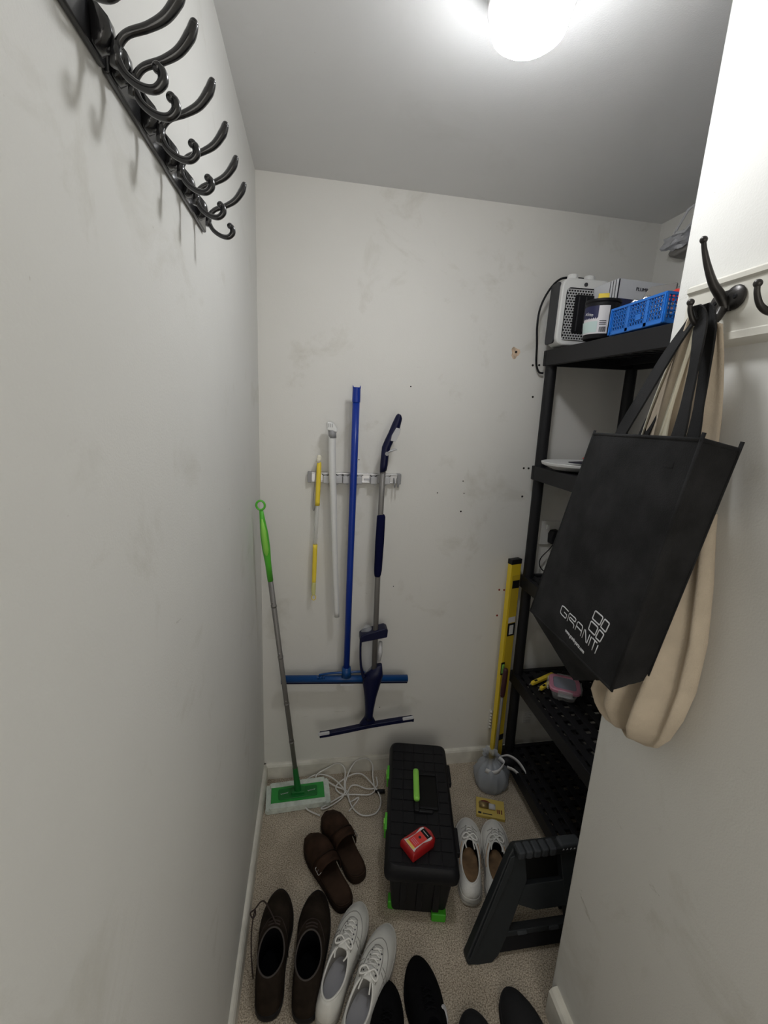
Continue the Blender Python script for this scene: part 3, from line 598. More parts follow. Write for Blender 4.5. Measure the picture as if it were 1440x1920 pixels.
# socket with plug
t = thing('wall_socket', 'white double wall socket on back wall behind the shelving', 'socket', (.965, YB, 1.062))
b = B(); box(b, (.975, YB-.005, 1.062), (.146, .010, .098)); obj('socket_plate', b, 'offwhite', t, bevel=.003)
b = B(); box(b, (.928, YB-.012, 1.087), (.012, .006, .018)); obj('switch', b, 'white', t, bevel=.001)
t = thing('power_plug', 'black mains plug with thin lead in socket behind shelving', 'plug', (.948, YB-.01, 1.045))
b = B(); prism(b, [(-.020, -.026), (.012, -.028), (.022, -.010), (.022, .022), (.008, .030), (-.014, .028), (-.022, .012)], (.952, YB-.044, 1.050), (1, 0, 0), (0, 0, 1), (0, .034, 0)); obj('plug_body', b, 'blackplastic', t, bevel=.005)
b = B(); tube(b, cat_rom([V(.952, YB-.03, 1.025), V(.935, YB-.03, 1.00), V(.905, YB-.03, .965), V(.902, YB-.03, .935), V(.918, YB-.035, .912), V(.94, YB-.05, .908)], 8), .0022, 6); obj('lead', b, 'blackplastic', t, smooth=True)
# small slatted fitting low on the wall
t = thing('wall_vent', 'small pale slatted vent low on back wall behind shelving', 'vent', (.955, YB, .20))
b = B(); box(b, (.957, YB-.002, .205), (.034, .004, .062)); obj('vent_plate', b, 'offwhite', t, bevel=.001)
for k in range(4):
    b = B(); box(b, (.957, YB-.0065, .186+.013*k), (.028, .006, .005)); obj('slat', b, 'white', t, bevel=.001)
t = thing('cable_clip_strip', 'short strip of small white wall clips beside yellow level', 'clips', (.777, YB, .20))
b = B(); box(b, (.777, YB-.002, .205), (.006, .004, .095)); obj('strip', b, 'offwhite', t)
for k in range(6):
    b = B(); lathe(b, (.783, YB-.012, .170+.015*k), [(.001, 0), (.005, .003), (.005, .012)], 12, 'y'); obj('clip', b, 'white', t)
# cutters and lunch box on the fourth shelf
for i, (x, y, a, lab_) in enumerate(((.920, 1.432, 24, 'yellow craft knife on fourth shelf, farther of the two'), (.935, 1.402, 30, 'yellow craft knife on fourth shelf touching the pink lid box'))):
    t = thing('craft_knife', lab_, 'knife', (x, y, Z2+.006), rz=R(a), group='yellow knives on the fourth shelf'); KM = MW[t.name]
    b = B(); prism(b, [(-.068, .002), (-.060, -.006), (.070, -.009), (.075, .004), (.070, .009), (-.055, .008)], KM @ V(0, 0, -.006), KM.to_3x3() @ V(1, 0, 0), KM.to_3x3() @ V(0, 1, 0), (0, 0, .012)); obj('body', b, 'yelb', t, bevel=.002)
    b = B(); box(b, (-.038, 0, .007), (.014, .008, .003), KM); obj('slide_button', b, 'blackplastic', t, bevel=.001)
    b = B(); prism(b, [(-.080, 0), (-.066, .006), (-.064, -.003)], KM @ V(0, 0, -.0005), KM.to_3x3() @ V(1, 0, 0), KM.to_3x3() @ V(0, 1, 0), (0, 0, .001)); obj('blade', b, 'alu', t)
    b = B(); box(b, (.095, 0, .001), (.05, .016, .011), KM); obj('dark_end', b, 'blackplastic', t, bevel=.002)
t = thing('food_container', 'small clear food container with pink clip lid on fourth shelf', 'container', (.955, 1.335, Z2), rz=R(-28)); KM = MW[t.name]
def rr3(w_, d_, r_, z): return [KM @ V(x, y, z) for x, y in rrect(w_, d_, r_, 5)]
b = B(); loft(b, [rr3(.080, .080, .016, .001), rr3(.098, .098, .020, .040), rr3(.096, .096, .020, .040), rr3(.078, .078, .016, .004)], True, True); obj('tub', b, 'clear', t, smooth=True)
b = B(); loft(b, [rr3(.108, .108, .022, .038), rr3(.112, .112, .024, .048), rr3(.106, .106, .022, .052), rr3(.082, .082, .016, .052), rr3(.080, .080, .016, .048)]); lid = obj('lid', b, 'pink', t, bevel=.001)
b = B(); loft(b, [rr3(.080, .080, .015, .0485), rr3(.078, .078, .014, .0505)]); obj('clear_window', b, 'pinkc', lid)
for a in range(4):
    m_ = KM @ Matrix.Rotation(R(90*a), 4, 'Z'); b = B(); box(b, (0, -.0585, .040), (.050, .005, .026), m_); box(b, (0, -.0615, .032), (.044, .003, .004), m_); obj('clip', b, 'clear', t, bevel=.0015)

# ---------------------------------------------------------------- level, rod and carrier bag
t = thing('spirit_level', 'long yellow spirit level leaning upright beside black shelving', 'spirit level', (.80, 1.50, 0))
l0, l1 = V(.797, 1.492, .002), V(.788, 1.507, .935)
la = (l1-l0).normalized(); lx = V(1, .30, 0).normalized(); lx = (lx-la*lx.dot(la)).normalized(); ln = la.cross(lx)
def lev(x0_, x1_, z0_, z1_, d0, d1):
    b = B(); a = [l0+lx*x+ln*d+la*z0_ for x, d in ((x0_, d0), (x1_, d0), (x1_, d1), (x0_, d1))]; c = [p+la*(z1_-z0_) for p in a]; hexa(b, a, c); return b
if ln.y > 0: ln = -ln
WL = -.021; WR_ = .028
obj('frame', lev(WL, WR_, .0, .953, 0, -.022), 'levely', t, bevel=.0012)
for z in (.0, .20, .55, .80): pass
b = lev(WL+.008, WR_-.006, .06, .90, .0, .0012); obj('web_face', b, 'levelr', t)
obj('end_cap', lev(WL-.001, WR_+.001, .945, .965, .001, -.023), 'blackplastic', t, bevel=.001)
obj('end_cap', lev(WL-.001, WR_+.001, -.0, .014, .001, -.023), 'blackplastic', t, bevel=.001)
for z0_, z1_ in ((.845, .878), (.150, .178)):
    obj('hand_slot', lev(WL+.012, WR_-.002, z0_, z1_, .0, .0022), 'blackplastic', t, bevel=.002)
v_ = obj('plumb_vial', lev(WL+.010, WR_-.002, .640, .695, 0, .0025), 'blackplastic', t, bevel=.001)
obj('vial_tube', lev(WL+.018, WR_-.012, .648, .687, .002, .004), 'offwhite', v_)
obj('label_sticker', lev(WL+.010, WR_-.004, .698, .722, 0, .0016), 'labw', t)
v_ = obj('centre_vial', lev(WL-.004, WL+.014, .470, .525, 0, .003), 'blackplastic', t, bevel=.001); obj('vial_tube', lev(WL-.001, WL+.009, .478, .517, .003, .006), 'vial', v_)
t = thing('pry_bar', 'thin grey metal bar with dark handle propped on the yellow level', 'bar', (.775, 1.45, .1))
b = B(); tube(b, cat_rom([V(.780, 1.470, .515), V(.779, 1.469, .50), V(.776, 1.465, .42), V(.775, 1.465, .392)], 4), [.007, .0105, .0105, .009], 14); obj('handle', b, 'dkhandle', t, smooth=True)
b = B(); tube(b, [V(.775, 1.465, .40), V(.772, 1.455, .16), V(.770, 1.452, .135), V(.778, 1.448, .118), V(.80, 1.44, .110), V(.83, 1.43, .090)], [.006, .0065, .0075, .0095, .010, .012], 12); obj('bar', b, 'steel', t, smooth=True)
b = B(); loft(b, [[V(x, 1.43+dy*r_, z+dz*r_) for dy, dz in [(math.cos(2*PI*k/12), math.sin(2*PI*k/12)) for k in range(12)]] for x, z, r_ in ((.79, .112, .012), (.81, .108, .022), (.85, .098, .024), (.868, .085, .016))]); obj('black_head', b, 'blackplastic', t, smooth=True)
t = thing('carrier_bag', 'grey translucent plastic carrier bag slumped on carpet beside shelving', 'bag', (.755, 1.40, 0))
rnd = random.Random(5); rings = []
for z, r_, ox in ((.001, .056, 0), (.006, .066, 0), (.03, .071, 0), (.06, .068, -.001), (.085, .056, -.004), (.105, .038, -.008), (.118, .022, -.010), (.130, .026, -.014), (.142, .034, -.018)):
    ring = []
    for k in range(48):
        a = 2*PI*k/48; f = 1+.10*math.sin(7*a+z*30)*min(1, z*16)+.06*math.sin(13*a-z*50)*min(1, z*20)+rnd.uniform(-.015, .015)+(.12*math.sin(3*a+2)) * (1 if z > .1 else .2)
        ring.append(V(.752+ox+r_*f*math.cos(a), 1.430+r_*f*math.sin(a)*.95, z*1.08+.004*math.sin(5*a)*(1 if z > .02 else 0)))
    rings.append(ring)
b = B(); loft(b, rings, True, False); obj('sack', b, 'bagp', t, smooth=True)
b = B(); crumple(b, (.750, 1.430, .045), (.045, .043, .035), 4, .2); obj('contents', b, 'midgrey', t, smooth=True)
b = B(); ribbon(b, cat_rom([V(.705, 1.395, .105), V(.730, 1.385, .098), V(.76, 1.385, .105), V(.785, 1.40, .125), V(.77, 1.42, .135)], 5), .020, (0, 0, 1), .002); obj('tied_band', b, 'bagw', t, smooth=True)
b = B(); ribbon(b, cat_rom([V(.782, 1.430, .128), V(.815, 1.425, .135), V(.848, 1.405, .122), V(.868, 1.375, .095), V(.852, 1.36, .085), V(.825, 1.385, .100), V(.80, 1.40, .105)], 6), .019, (0, -.4, 1), .002); obj('bag_handle', b, 'bagw', t, smooth=True)

# ---------------------------------------------------------------- coat hooks on the picture rail
def coat_hook(yh, label):
    xb = XP-.019; zc = 1.688
    t = thing('coat_hook', label, 'hook', (xb, yh, zc))
    b = B()
    lathe(b, (xb, yh+.011, zc), [(.0165, 0), (.0165, -.0025), (.0145, -.0050), (.006, -.007)], 28, 'x')
    lathe(b, (xb, yh-.013, zc+.003), [(.0175, 0), (.0175, -.0025), (.015, -.0050), (.006, -.007)], 28, 'x')
    box(b, (xb-.003, yh, zc), (.006, .022, .030)); obj('backplate', b, 'blackiron', t, smooth=False, bevel=.001)
    for dy, dz in ((.014, 0), (-.018, .003)):
        b = B(); lathe(b, (xb-.0062, yh+dy, zc+dz), [(.004, 0), (.0025, -.0022)], 12, 'x'); obj('screw', b, 'blackplastic', t)
    b = B(); p = cat_rom([V(xb-.002, yh-.002, zc-.012), V(xb-.012, yh, zc+.005), V(xb-.030, yh, zc+.022), V(xb-.046, yh, zc+.046), V(xb-.056, yh, zc+.066), V(xb-.060, yh, zc+.078)], 6); tube(b, p, [.006, .0075, .0062, .0048, .0036, .0032], 12); ball(b, p[-1], .0052); obj('upper_prong', b, 'blackiron', t, smooth=True)
    b = B(); p = cat_rom([V(xb-.004, yh, zc-.006), V(xb-.014, yh, zc-.026), V(xb-.032, yh, zc-.037), V(xb-.050, yh, zc-.032), V(xb-.060, yh, zc-.018), V(xb-.062, yh, zc-.006)], 6); tube(b, p, [.0070, .0062, .0050, .0042, .0036, .0032], 12); ball(b, p[-1], .0052); obj('lower_prong', b, 'blackiron', t, smooth=True)
coat_hook(.622, 'dark iron double coat hook with the tote bags hanging from it')
coat_hook(.520, 'dark iron coat hook at right edge of photo, nothing on it')

# ---------------------------------------------------------------- black tote bag
t = thing('tote_bag', 'black fabric tote bag with white GRANIT logo hanging from coat hook', 'bag', (.55, .64, 1.65))
TL, TR, BL, BR = V(.559, .814, 1.478), V(.500, .502, 1.485), V(.490, .843, 1.080), V(.470, .541, 1.090)
gs = V(.070, .013, -.012)
TLb, TRb, BLb, BRb = TL+V(.050, .02, -.004), V(.575, .515, 1.473), V(.531, .716, .986), BR+V(.068, .010, .008)
def quad_pt(a, b_, c, d, u, v): return (a*(1-u)+b_*u)*(1-v) + (c*(1-u)+d*u)*v     # a-b top, c-d bottom
def fabric(bm, a, b_, c, d, nrm, nu, nv, amp, ph=0, curve=0):
    g = []
    for j in range(nv+1):
        row = []
        for i in range(nu+1):
            u, v = i/nu, j/nv; p = quad_pt(a, b_, c, d, u, v); e = min(1, 6*min(u, 1-u))*min(1, 6*min(v, 1-v)+.0)
            wv = amp*e*(math.sin(5*u+3*v+ph)*.6+math.sin(11*u-7*v+ph*2)*.3+math.sin(3*u+13*v+ph)*.25) + curve*math.sin(PI*u)*math.sin(PI*v)
            row.append(bm.verts.new(p+nrm*wv))
        g.append(row)
    for j in range(nv):
        for i in range(nu): bm.faces.new((g[j][i], g[j][i+1], g[j+1][i+1], g[j+1][i]))
nf = (TR-TL).cross(BL-TL).normalized()
if nf.x > 0: nf = -nf
b = B()
fabric(b, TL, TR, BL, BR, nf, 26, 30, .0022, 0, .004)
fabric(b, TR, TRb, BR, BRb, V(.2, -1, 0).normalized(), 8, 26, .002, 1, -.004)
fabric(b, TLb, TL, BLb, BL, V(0, 1, 0), 8, 26, .002, 2, -.004)
fabric(b, TRb, TLb, BRb, BLb, V(1, 0, 0), 20, 24, .001, 3, 0)
fabric(b, BL, BR, BLb, BRb, V(-.3, 0, -1).normalized(), 20, 6, .002, 4, .004)
bmesh.ops.remove_doubles(b, verts=b.verts, dist=.0008)
body = obj('bag_body', b, 'tote', t, smooth=False, solid=.0022)
for p in body.data.polygons: p.use_smooth = True
es = body.modifiers.new('e', 'EDGE_SPLIT'); es.split_angle = R(38)
# stitched ridges along the seams
def ridge(p, q, ext=0, name='seam_piping'):
    b = B(); d = (q-p).normalized(); tube(b, [p-d*ext, p.lerp(q, .33), p.lerp(q, .66), q+d*.002], .0022, 6, flat=1.6); return obj(name, b, 'tote', t, smooth=True)
ridge(TL, BL, .008); ridge(TR, BR, .010); ridge(TRb, BRb, .012); ridge(BL, BR, 0)
ridge(TL, TR, 0, 'top_hem'); ridge(TR, TRb, 0, 'top_hem')
U = (TR-TL).normalized(); W = (BL-TL); W = (W-U*W.dot(U)).normalized()
hk = V(.566, .622, 1.668)
def handle(ua, ub, base, inner, hooky, sag, widths):
    b = B(); A2 = base+U*ua-W*.004+inner; C2 = base+U*ub-W*.004+inner; A = A2+W*.045; C = C2+W*.045
    top = hk+V(*hooky)
    pts = cat_rom([A, A2, A2.lerp(top, .35)+V(sag, 0, 0), A2.lerp(top, .7)+V(sag, .002, 0), top+V(0, .010, -.012), top+V(0, 0, .003), top+V(0, -.010, -.014), C2.lerp(top, .65)+V(.004, -.006, 0), C2.lerp(top, .3)+V(.002, -.004, 0), C2, C], 6)
    n = len(pts); ww = []
    for i in range(n):
        f = i/(n-1)*(len(widths)-1); k = min(int(f), len(widths)-2); ww.append(widths[k]*(1-f+k)+widths[k+1]*(f-k))
    wd = [U]*n
    ribbon(b, [tuple(p) for p in pts], ww, [tuple(x) for x in wd], .003); return obj('handle', b, 'tote', t, smooth=False)
handle(.100, .262, TL, -nf*.003, (0, 0, 0), -.003, [.036, .036, .034, .032, .026, .020, .024, .026, .018, .020, .030, .030])
handle(.110, .245, TL+V(.056, .012, -.004), nf*.003, (.012, -.002, .001), 0, [.03, .03, .03, .026, .024, .022, .026, .030, .022, .02, .03, .03])
# white print
PLT = nf*.0052
def stroke(pts, r_, closed=False):
    b = B(); q = [TL+U*u_+W*v_+PLT+nf*(.004*math.sin(PI*min(1, u_/.318))*math.sin(PI*min(1, v_/.40))) for u_, v_ in pts]
    tube(b, q, r_, 8, closed=closed, upv=nf, flat=.35); return b
lg = B()
LET = [[(.1515, .3263), (.1300, .3265), (.1220, .3285), (.1213, .3301), (.1215, .3400), (.1240, .3420), (.1300, .3427), (.1474, .3420), (.1492, .3405), (.1492, .3345), (.1366, .3347)],
 [(.1567, .3430), (.1567, .3288), (.1590, .3268), (.1829, .3255), (.1855, .3268), (.1852, .3305), (.1825, .3318), (.1645, .3320), (.1622, .3332), (.1622, .3352), (.1645, .3366), (.1815, .3366), (.1845, .3382), (.1850, .3432)],
 [(.1922, .3420), (.1930, .3275), (.1960, .3255), (.2100, .3255), (.2129, .3275), (.2145, .3425)], [(.1931, .3345), (.2135, .3345)],
 [(.2205, .3425), (.2212, .3265), (.2240, .3265), (.2361, .3425), (.2390, .3425), (.2400, .3265)], [(.2455, .3430), (.2460, .3270)],
 [(.2500, .3272), (.2660, .3272)], [(.2585, .3275), (.2585, .3440)], [(.2700, .3290), (.2690, .3440)]]
for L_ in LET:
    b = stroke(L_, .0011); me = bpy.data.meshes.new('x'); b.to_mesh(me); b.free(); lg.from_mesh(me); bpy.data.meshes.remove(me)
obj('logo_writing', lg, 'print', t, smooth=True)
def rq(q, r_=.10):
    out = []
    for i in range(4):
        a, c, d = V(*q[i-1], 0), V(*q[i], 0), V(*q[(i+1) % 4], 0)
        out += [tuple((c.lerp(a, r_))[:2]), tuple((c*.93+(a+d)*.035)[:2]), tuple((c.lerp(d, r_))[:2])]
    return out
for q in ([(.2330, .2867), (.2585, .2862), (.2565, .3012), (.2317, .3015)], [(.2641, .2866), (.2790, .2870), (.2765, .3030), (.2600, .3020)], [(.2310, .3062), (.2550, .3060), (.2533, .3210), (.2310, .3210)], [(.2600, .3068), (.2750, .3076), (.2715, .3225), (.2570, .3225)]):
    obj('logo_square', stroke(rq(q), .00125, True), 'print', t, smooth=True)
c_ = TL+U*.2047+W*.3572+nf*.0085
text('web_address', 'www.granit-parts.com', .0088, frame(c_, U, -W), 'print', t)

# ---------------------------------------------------------------- beige canvas bag behind it
t = thing('canvas_bag', 'beige canvas bag hanging behind the black tote on the same hook', 'bag', (.60, .62, 1.64))
def flatring(cy_, hw, cx_, dp, z, ph, n=96, fold=.34):
    out = []
    for k in range(n):
        a = 2*PI*k/n; cc, ss = math.cos(a), math.sin(a)
        y = cy_+hw*(abs(cc)**.8)*(1 if cc > 0 else -1); x = cx_-dp*ss*(1+fold*math.sin(7*cc*1.6+ph)+fold*.6*math.sin(13*cc+ph*1.7))
        out.append(V(min(x, .629) if y < .76 else x, y, z+.006*math.sin(3*cc+ph)))
    return out
rows = []
for z, yr, yl, cx_, dp, ph in ((1.375, .556, .66, .604, .016, 0), (1.34, .548, .675, .600, .020, .2), (1.27, .532, .688, .596, .026, .4), (1.18, .516, .688, .590, .032, .7), (1.10, .512, .688, .584, .038, 1.0), (1.045, .518, .688, .580, .042, 1.3), (1.00, .530, .706, .580, .040, 1.7), (.970, .548, .705, .584, .032, 2.1), (.948, .575, .700, .590, .024, 2.5), (.930, .605, .692, .596, .014, 2.8), (.922, .635, .680, .600, .006, 3.0)):
    rows.append(((yr+yl)/2, (yl-yr)/2, cx_, dp, z, ph))
b = B(); loft(b, [flatring(*r_) for r_ in rows]); obj('bag_body', b, 'canvas', t, smooth=True)
def panel(edgeL, edgeR, nseg, depth, ph, name, m_='canvas', amp=.006):
    b = B(); nn = len(edgeL); g = []
    EL = cat_rom([V(*p) for p in edgeL], 6); ER = cat_rom([V(*p) for p in edgeR], 6)
    for a, c in zip(EL, ER):
        row = []
        for i in range(nseg+1):
            u = i/nseg; p = a.lerp(c, u); row.append(b.verts.new(p+V(-1, 0, 0)*(depth*math.sin(PI*u)+amp*math.sin(u*9+ph+p.z*6)*math.sin(PI*u))))
        g.append(row)
    for j in range(len(g)-1):
        for i in range(nseg): b.faces.new((g[j][i], g[j][i+1], g[j+1][i+1], g[j+1][i]))
    return obj(name, b, m_, t, smooth=True, solid=.003)
# three strap-like panels gathered on the prong and spreading downwards
panel([(.572, .636, 1.664), (.580, .670, 1.60), (.590, .705, 1.52), (.598, .730, 1.44), (.602, .72, 1.33)], [(.574, .622, 1.664), (.577, .628, 1.60), (.581, .630, 1.52), (.586, .628, 1.44), (.590, .625, 1.33)], 14, .006, 0, 'strap')
panel([(.584, .622, 1.660), (.590, .628, 1.60), (.594, .632, 1.52), (.596, .64, 1.44), (.598, .65, 1.33)], [(.594, .602, 1.652), (.606, .598, 1.60), (.612, .588, 1.52), (.612, .580, 1.44), (.612, .560, 1.33)], 12, .004, 1.3, 'strap')
panel([(.570, .620, 1.655), (.573, .638, 1.59), (.575, .655, 1.52), (.575, .665, 1.455)], [(.571, .616, 1.655), (.570, .630, 1.59), (.570, .640, 1.52), (.570, .638, 1.455)], 6, .002, .4, 'lining_edge', 'cream', .001)
b = B(); tube(b, cat_rom([V(.571, .637, 1.664), V(.578, .672, 1.60), V(.587, .707, 1.52), V(.595, .732, 1.44)], 8), .0019, 6); obj('stitched_edge', b, 'cream', t, smooth=True)
b = B(); tube(b, cat_rom([V(.567, .621, 1.660), V(.568, .632, 1.59), V(.568, .648, 1.50), V(.566, .655, 1.46)], 8), .0017, 6); obj('stitched_edge', b, 'cream', t, smooth=True)

# ---------------------------------------------------------------- toolbox
t = thing('toolbox', 'long black plastic toolbox with lime green handle on the carpet', 'toolbox', (.378, 1.205, 0), rz=R(-11.7)); TM = MW[t.name]; T3 = TM.to_3x3()
def tb(c, s, b=None):
    b = b or B(); box(b, c, s, TM); return b
def trr(w_, d_, r_, z, ox=0, oy=0): return [TM @ V(x+ox, y+oy, z) for x, y in rrect(w_, d_, r_, 4)]
b = B(); loft(b, [trr(.165, .445, .012, .012), trr(.190, .475, .014, .150), trr(.196, .480, .014, .172)]); obj('body', b, 'blackplastic', t, bevel=.002)
b = B()
for x in (-.05, 0, .05): tb((x, -.229, .10), (.020, .018, .13), b)
obj('end_rib', b, 'blackplastic', t, bevel=.003)
b = B(); loft(b, [trr(.212, .500, .018, .158), trr(.222, .508, .020, .164), trr(.224, .510, .020, .182), trr(.212, .500, .022, .204), trr(.200, .488, .022, .210)]); lid = obj('lid', b, 'blackplastic', t, bevel=.002)
# raised tiles on the lid
nt_ = 0
for i in range(5):
    for j in range(11):
        x, y = -.078+.039*i, -.215+.043*j
        if abs(x-.015) < .045 and -.06 < y < .105: continue
        b = B(); loft(b, [trr(.0365, .0405, .003, .209, x, y), trr(.0350, .0390, .003, .2122, x, y)]); obj('lid_tile', b, 'blackplastic', lid)
b = B(); loft(b, [trr(.088, .158, .006, .2095, .022, .022), trr(.088, .158, .006, .2108, .022, .022)]); obj('handle_recess', b, 'labb', lid)
b = B(); tb((.022, -.048, .2135), (.075, .008, .005), b); tb((.022, .092, .2135), (.075, .008, .005), b); tb((.063, .022, .2135), (.006, .145, .005), b); obj('recess_rim', b, 'blackplastic', lid, bevel=.002)
b = B(); tb((-.012, -.052, .218), (.018, .036, .014), b); tb((.012, -.064, .2165), (.06, .012, .010), b); tb((-.012, .097, .218), (.016, .02, .014), b); h_ = obj('handle', b, 'blackplastic', t, bevel=.004)
b = B(); pts = [TM @ V(-.013, y, .231) for y in (-.036, -.028, 0, .03, .06, .086, .091)]; tube(b, pts, [.009, .0105, .0105, .0105, .0105, .0105, .009], 16, flat=.75); obj('grip', b, 'greenl', h_, smooth=True)
for y in (.115, -.085):
    b = B(); tb((-.1125, y, .172), (.010, .062, .040), b)
    l_ = obj('latch', b, 'green', t, bevel=.003)
    b = B(); tb((-.1185, y, .176), (.004, .020, .028), b); tb((-.1180, y+.022, .160), (.003, .012, .010), b); obj('latch_tab', b, 'greenl', l_, bevel=.001)
for y in (.13, -.13):
    b = B(); tb((.114, y, .178), (.014, .085, .022), b); obj('hinge', b, 'blackplastic', t, bevel=.003)
for x, y in ((.062, -.214), (-.072, -.200), (.062, .205), (-.072, .195)):
    b = B(); tb((x, y, .015), (.044, .050 if x > 0 else .03, .030), b); obj('corner_foot', b, 'greenf', t, bevel=.004)
# red bit case on the lid
t = thing('drill_bit_case', 'small red plastic case with red label lying on the toolbox', 'case', (.332, 1.030, .2125), rz=R(27)); TM2 = MW[t.name]
def prr(P, z, s=1): return [TM2 @ V(x*s, y*s, z) for x, y in P]
CS = [(-.050, -.032), (.032, -.032), (.047, -.023), (.053, 0), (.047, .023), (.032, .032), (-.050, .032)]
b = B(); loft(b, [prr(CS, 0, .97), prr(CS, .006, 1.0), prr(CS, .022, .98), prr(CS, .028, .90)]); obj('case_body', b, 'red', t, bevel=.003)
b = B(); loft(b, [prr([(-.040, -.024), (-.030, -.020), (0, -.018), (.024, -.024), (.034, -.022), (.034, .022), (.024, .024), (0, .018), (-.030, .020), (-.040, .024)], z) for z in (.0282, .0292)]); lb = obj('label', b, 'labw', t, label='pale waisted label edge')
for x0_, x1_, m_, nm in ((-.039, -.031, 'laby', 'yellow_band'), (-.031, .018, 'redl', 'red_field'), (.018, .034, 'labb', 'black_band')):
    b = B(); box(b, ((x0_+x1_)/2, 0, .0297), (x1_-x0_, .033, .0008), TM2); obj(nm, b, m_, lb)
b = B(); lathe(b, (0, 0, 0), [(.0045, 0), (.0045, .0006)], 14, mtx=TM2 @ Matrix.Translation(V(.003, .001, .030))); obj('dark_emblem', b, 'ink', lb)
for k in range(3):
    b = B(); box(b, (-.024+.0055*k, 0, .0303), (.0016, .024, .0004), TM2); obj('print_line', b, 'pink', lb)
b = B(); box(b, (.026, 0, .0303), (.0016, .024, .0004), TM2); obj('print_line', b, 'print', lb)

# ---------------------------------------------------------------- white cable coil
t = thing('extension_cable', 'loose tangle of white cable with black plug on the carpet', 'cable', (.12, 1.45, 0))
C1 = [(.04, 1.352, .008), (-.010, 1.385, .010), (-.030, 1.44, .012), (-.022, 1.50, .016), (.02, 1.53, .020), (.07, 1.52, .024), (.11, 1.49, .020), (.135, 1.455, .016), (.15, 1.42, .014), (.165, 1.37, .010), (.20, 1.335, .008), (.25, 1.34, .006), (.277, 1.38, .008), (.272, 1.43, .012), (.245, 1.48, .016), (.215, 1.515, .020), (.175, 1.515, .022), (.12, 1.485, .018), (.105, 1.46, .014), (.13, 1.435, .010), (.18, 1.430, .008), (.235, 1.425, .006), (.262, 1.44, .006)]
C2 = [(.262, 1.44, .006), (.26, 1.50, .020), (.262, 1.535, .045), (.235, 1.545, .068), (.195, 1.545, .060), (.165, 1.52, .040), (.145, 1.48, .020), (.140, 1.44, .012), (.11, 1.42, .008), (.07, 1.40, .006), (.045, 1.385, .006), (.06, 1.38, .008), (.10, 1.40, .008), (.135, 1.43, .010), (.14, 1.48, .018), (.145, 1.525, .040), (.12, 1.545, .055), (.08, 1.54, .045), (.03, 1.525, .028), (.03, 1.51, .020), (.06, 1.505, .018), (.10, 1.475, .014), (.15, 1.445, .010), (.155, 1.40, .008), (.19, 1.415, .008), (.185, 1.40, .006), (.15, 1.36, .006)]
C3 = [(.15, 1.435, .014), (.165, 1.465, .014), (.19, 1.47, .012), (.225, 1.452, .010), (.255, 1.45, .008), (.275, 1.465, .008), (.275, 1.50, .014)]
for C_ in (C1, C2, C3):
    b = B(); tube(b, cat_rom([V(*p) for p in C_], 8), .0028, 8); obj('cable_strand', b, 'cable', t, smooth=True)
b = B(); tube(b, [V(.262, 1.437, .007), V(.275, 1.433, .010), V(.30, 1.428, .012)], [.004, .008, .008], 10); obj('plug', b, 'blackplastic', t, smooth=True)

# ---------------------------------------------------------------- yellow card pack
t = thing('picture_hook_pack', 'flat yellow blister pack lying on carpet behind the canvas shoes', 'packet', (.70, 1.308, 0), rz=R(-20)); KM = MW[t.name]
b = B(); box(b, (0, 0, .006), (.108, .082, .012), KM); obj('card', b, 'kraft', t, bevel=.001)
b = B(); prism(b, [(.025*math.cos(PI*k/12), .020*math.sin(PI*k/12)) for k in range(13)], KM @ V(-.020, .010, .0121), KM.to_3x3() @ V(1, 0, 0), KM.to_3x3() @ V(0, 1, 0), (0, 0, .0006)); obj('dark_print', b, 'dkred', t)
b = B(); tube(b, [KM @ V(-.043, .002, .018), KM @ V(-.008, .002, .018)], .013, 14, flat=.6); obj('nails_blister', b, 'nails', t, smooth=True)
b = B(); tube(b, [KM @ V(-.006, .0, .018), KM @ V(.018, .0, .018)], .012, 14, flat=.6); obj('hooks_blister', b, 'print', t, smooth=True)
for x, w_ in ((.026, .003), (.033, .005), (.042, .004)):
    b = B(); box(b, (x, -.012, .0125), (w_, .018, .0008), KM); obj('dark_print', b, 'dkred', t)
b = B(); box(b, (-.041, -.030, .0125), (.012, .008, .0008), KM); box(b, (-.012, -.031, .0125), (.036, .003, .0008), KM); obj('dark_print', b, 'ink', t)

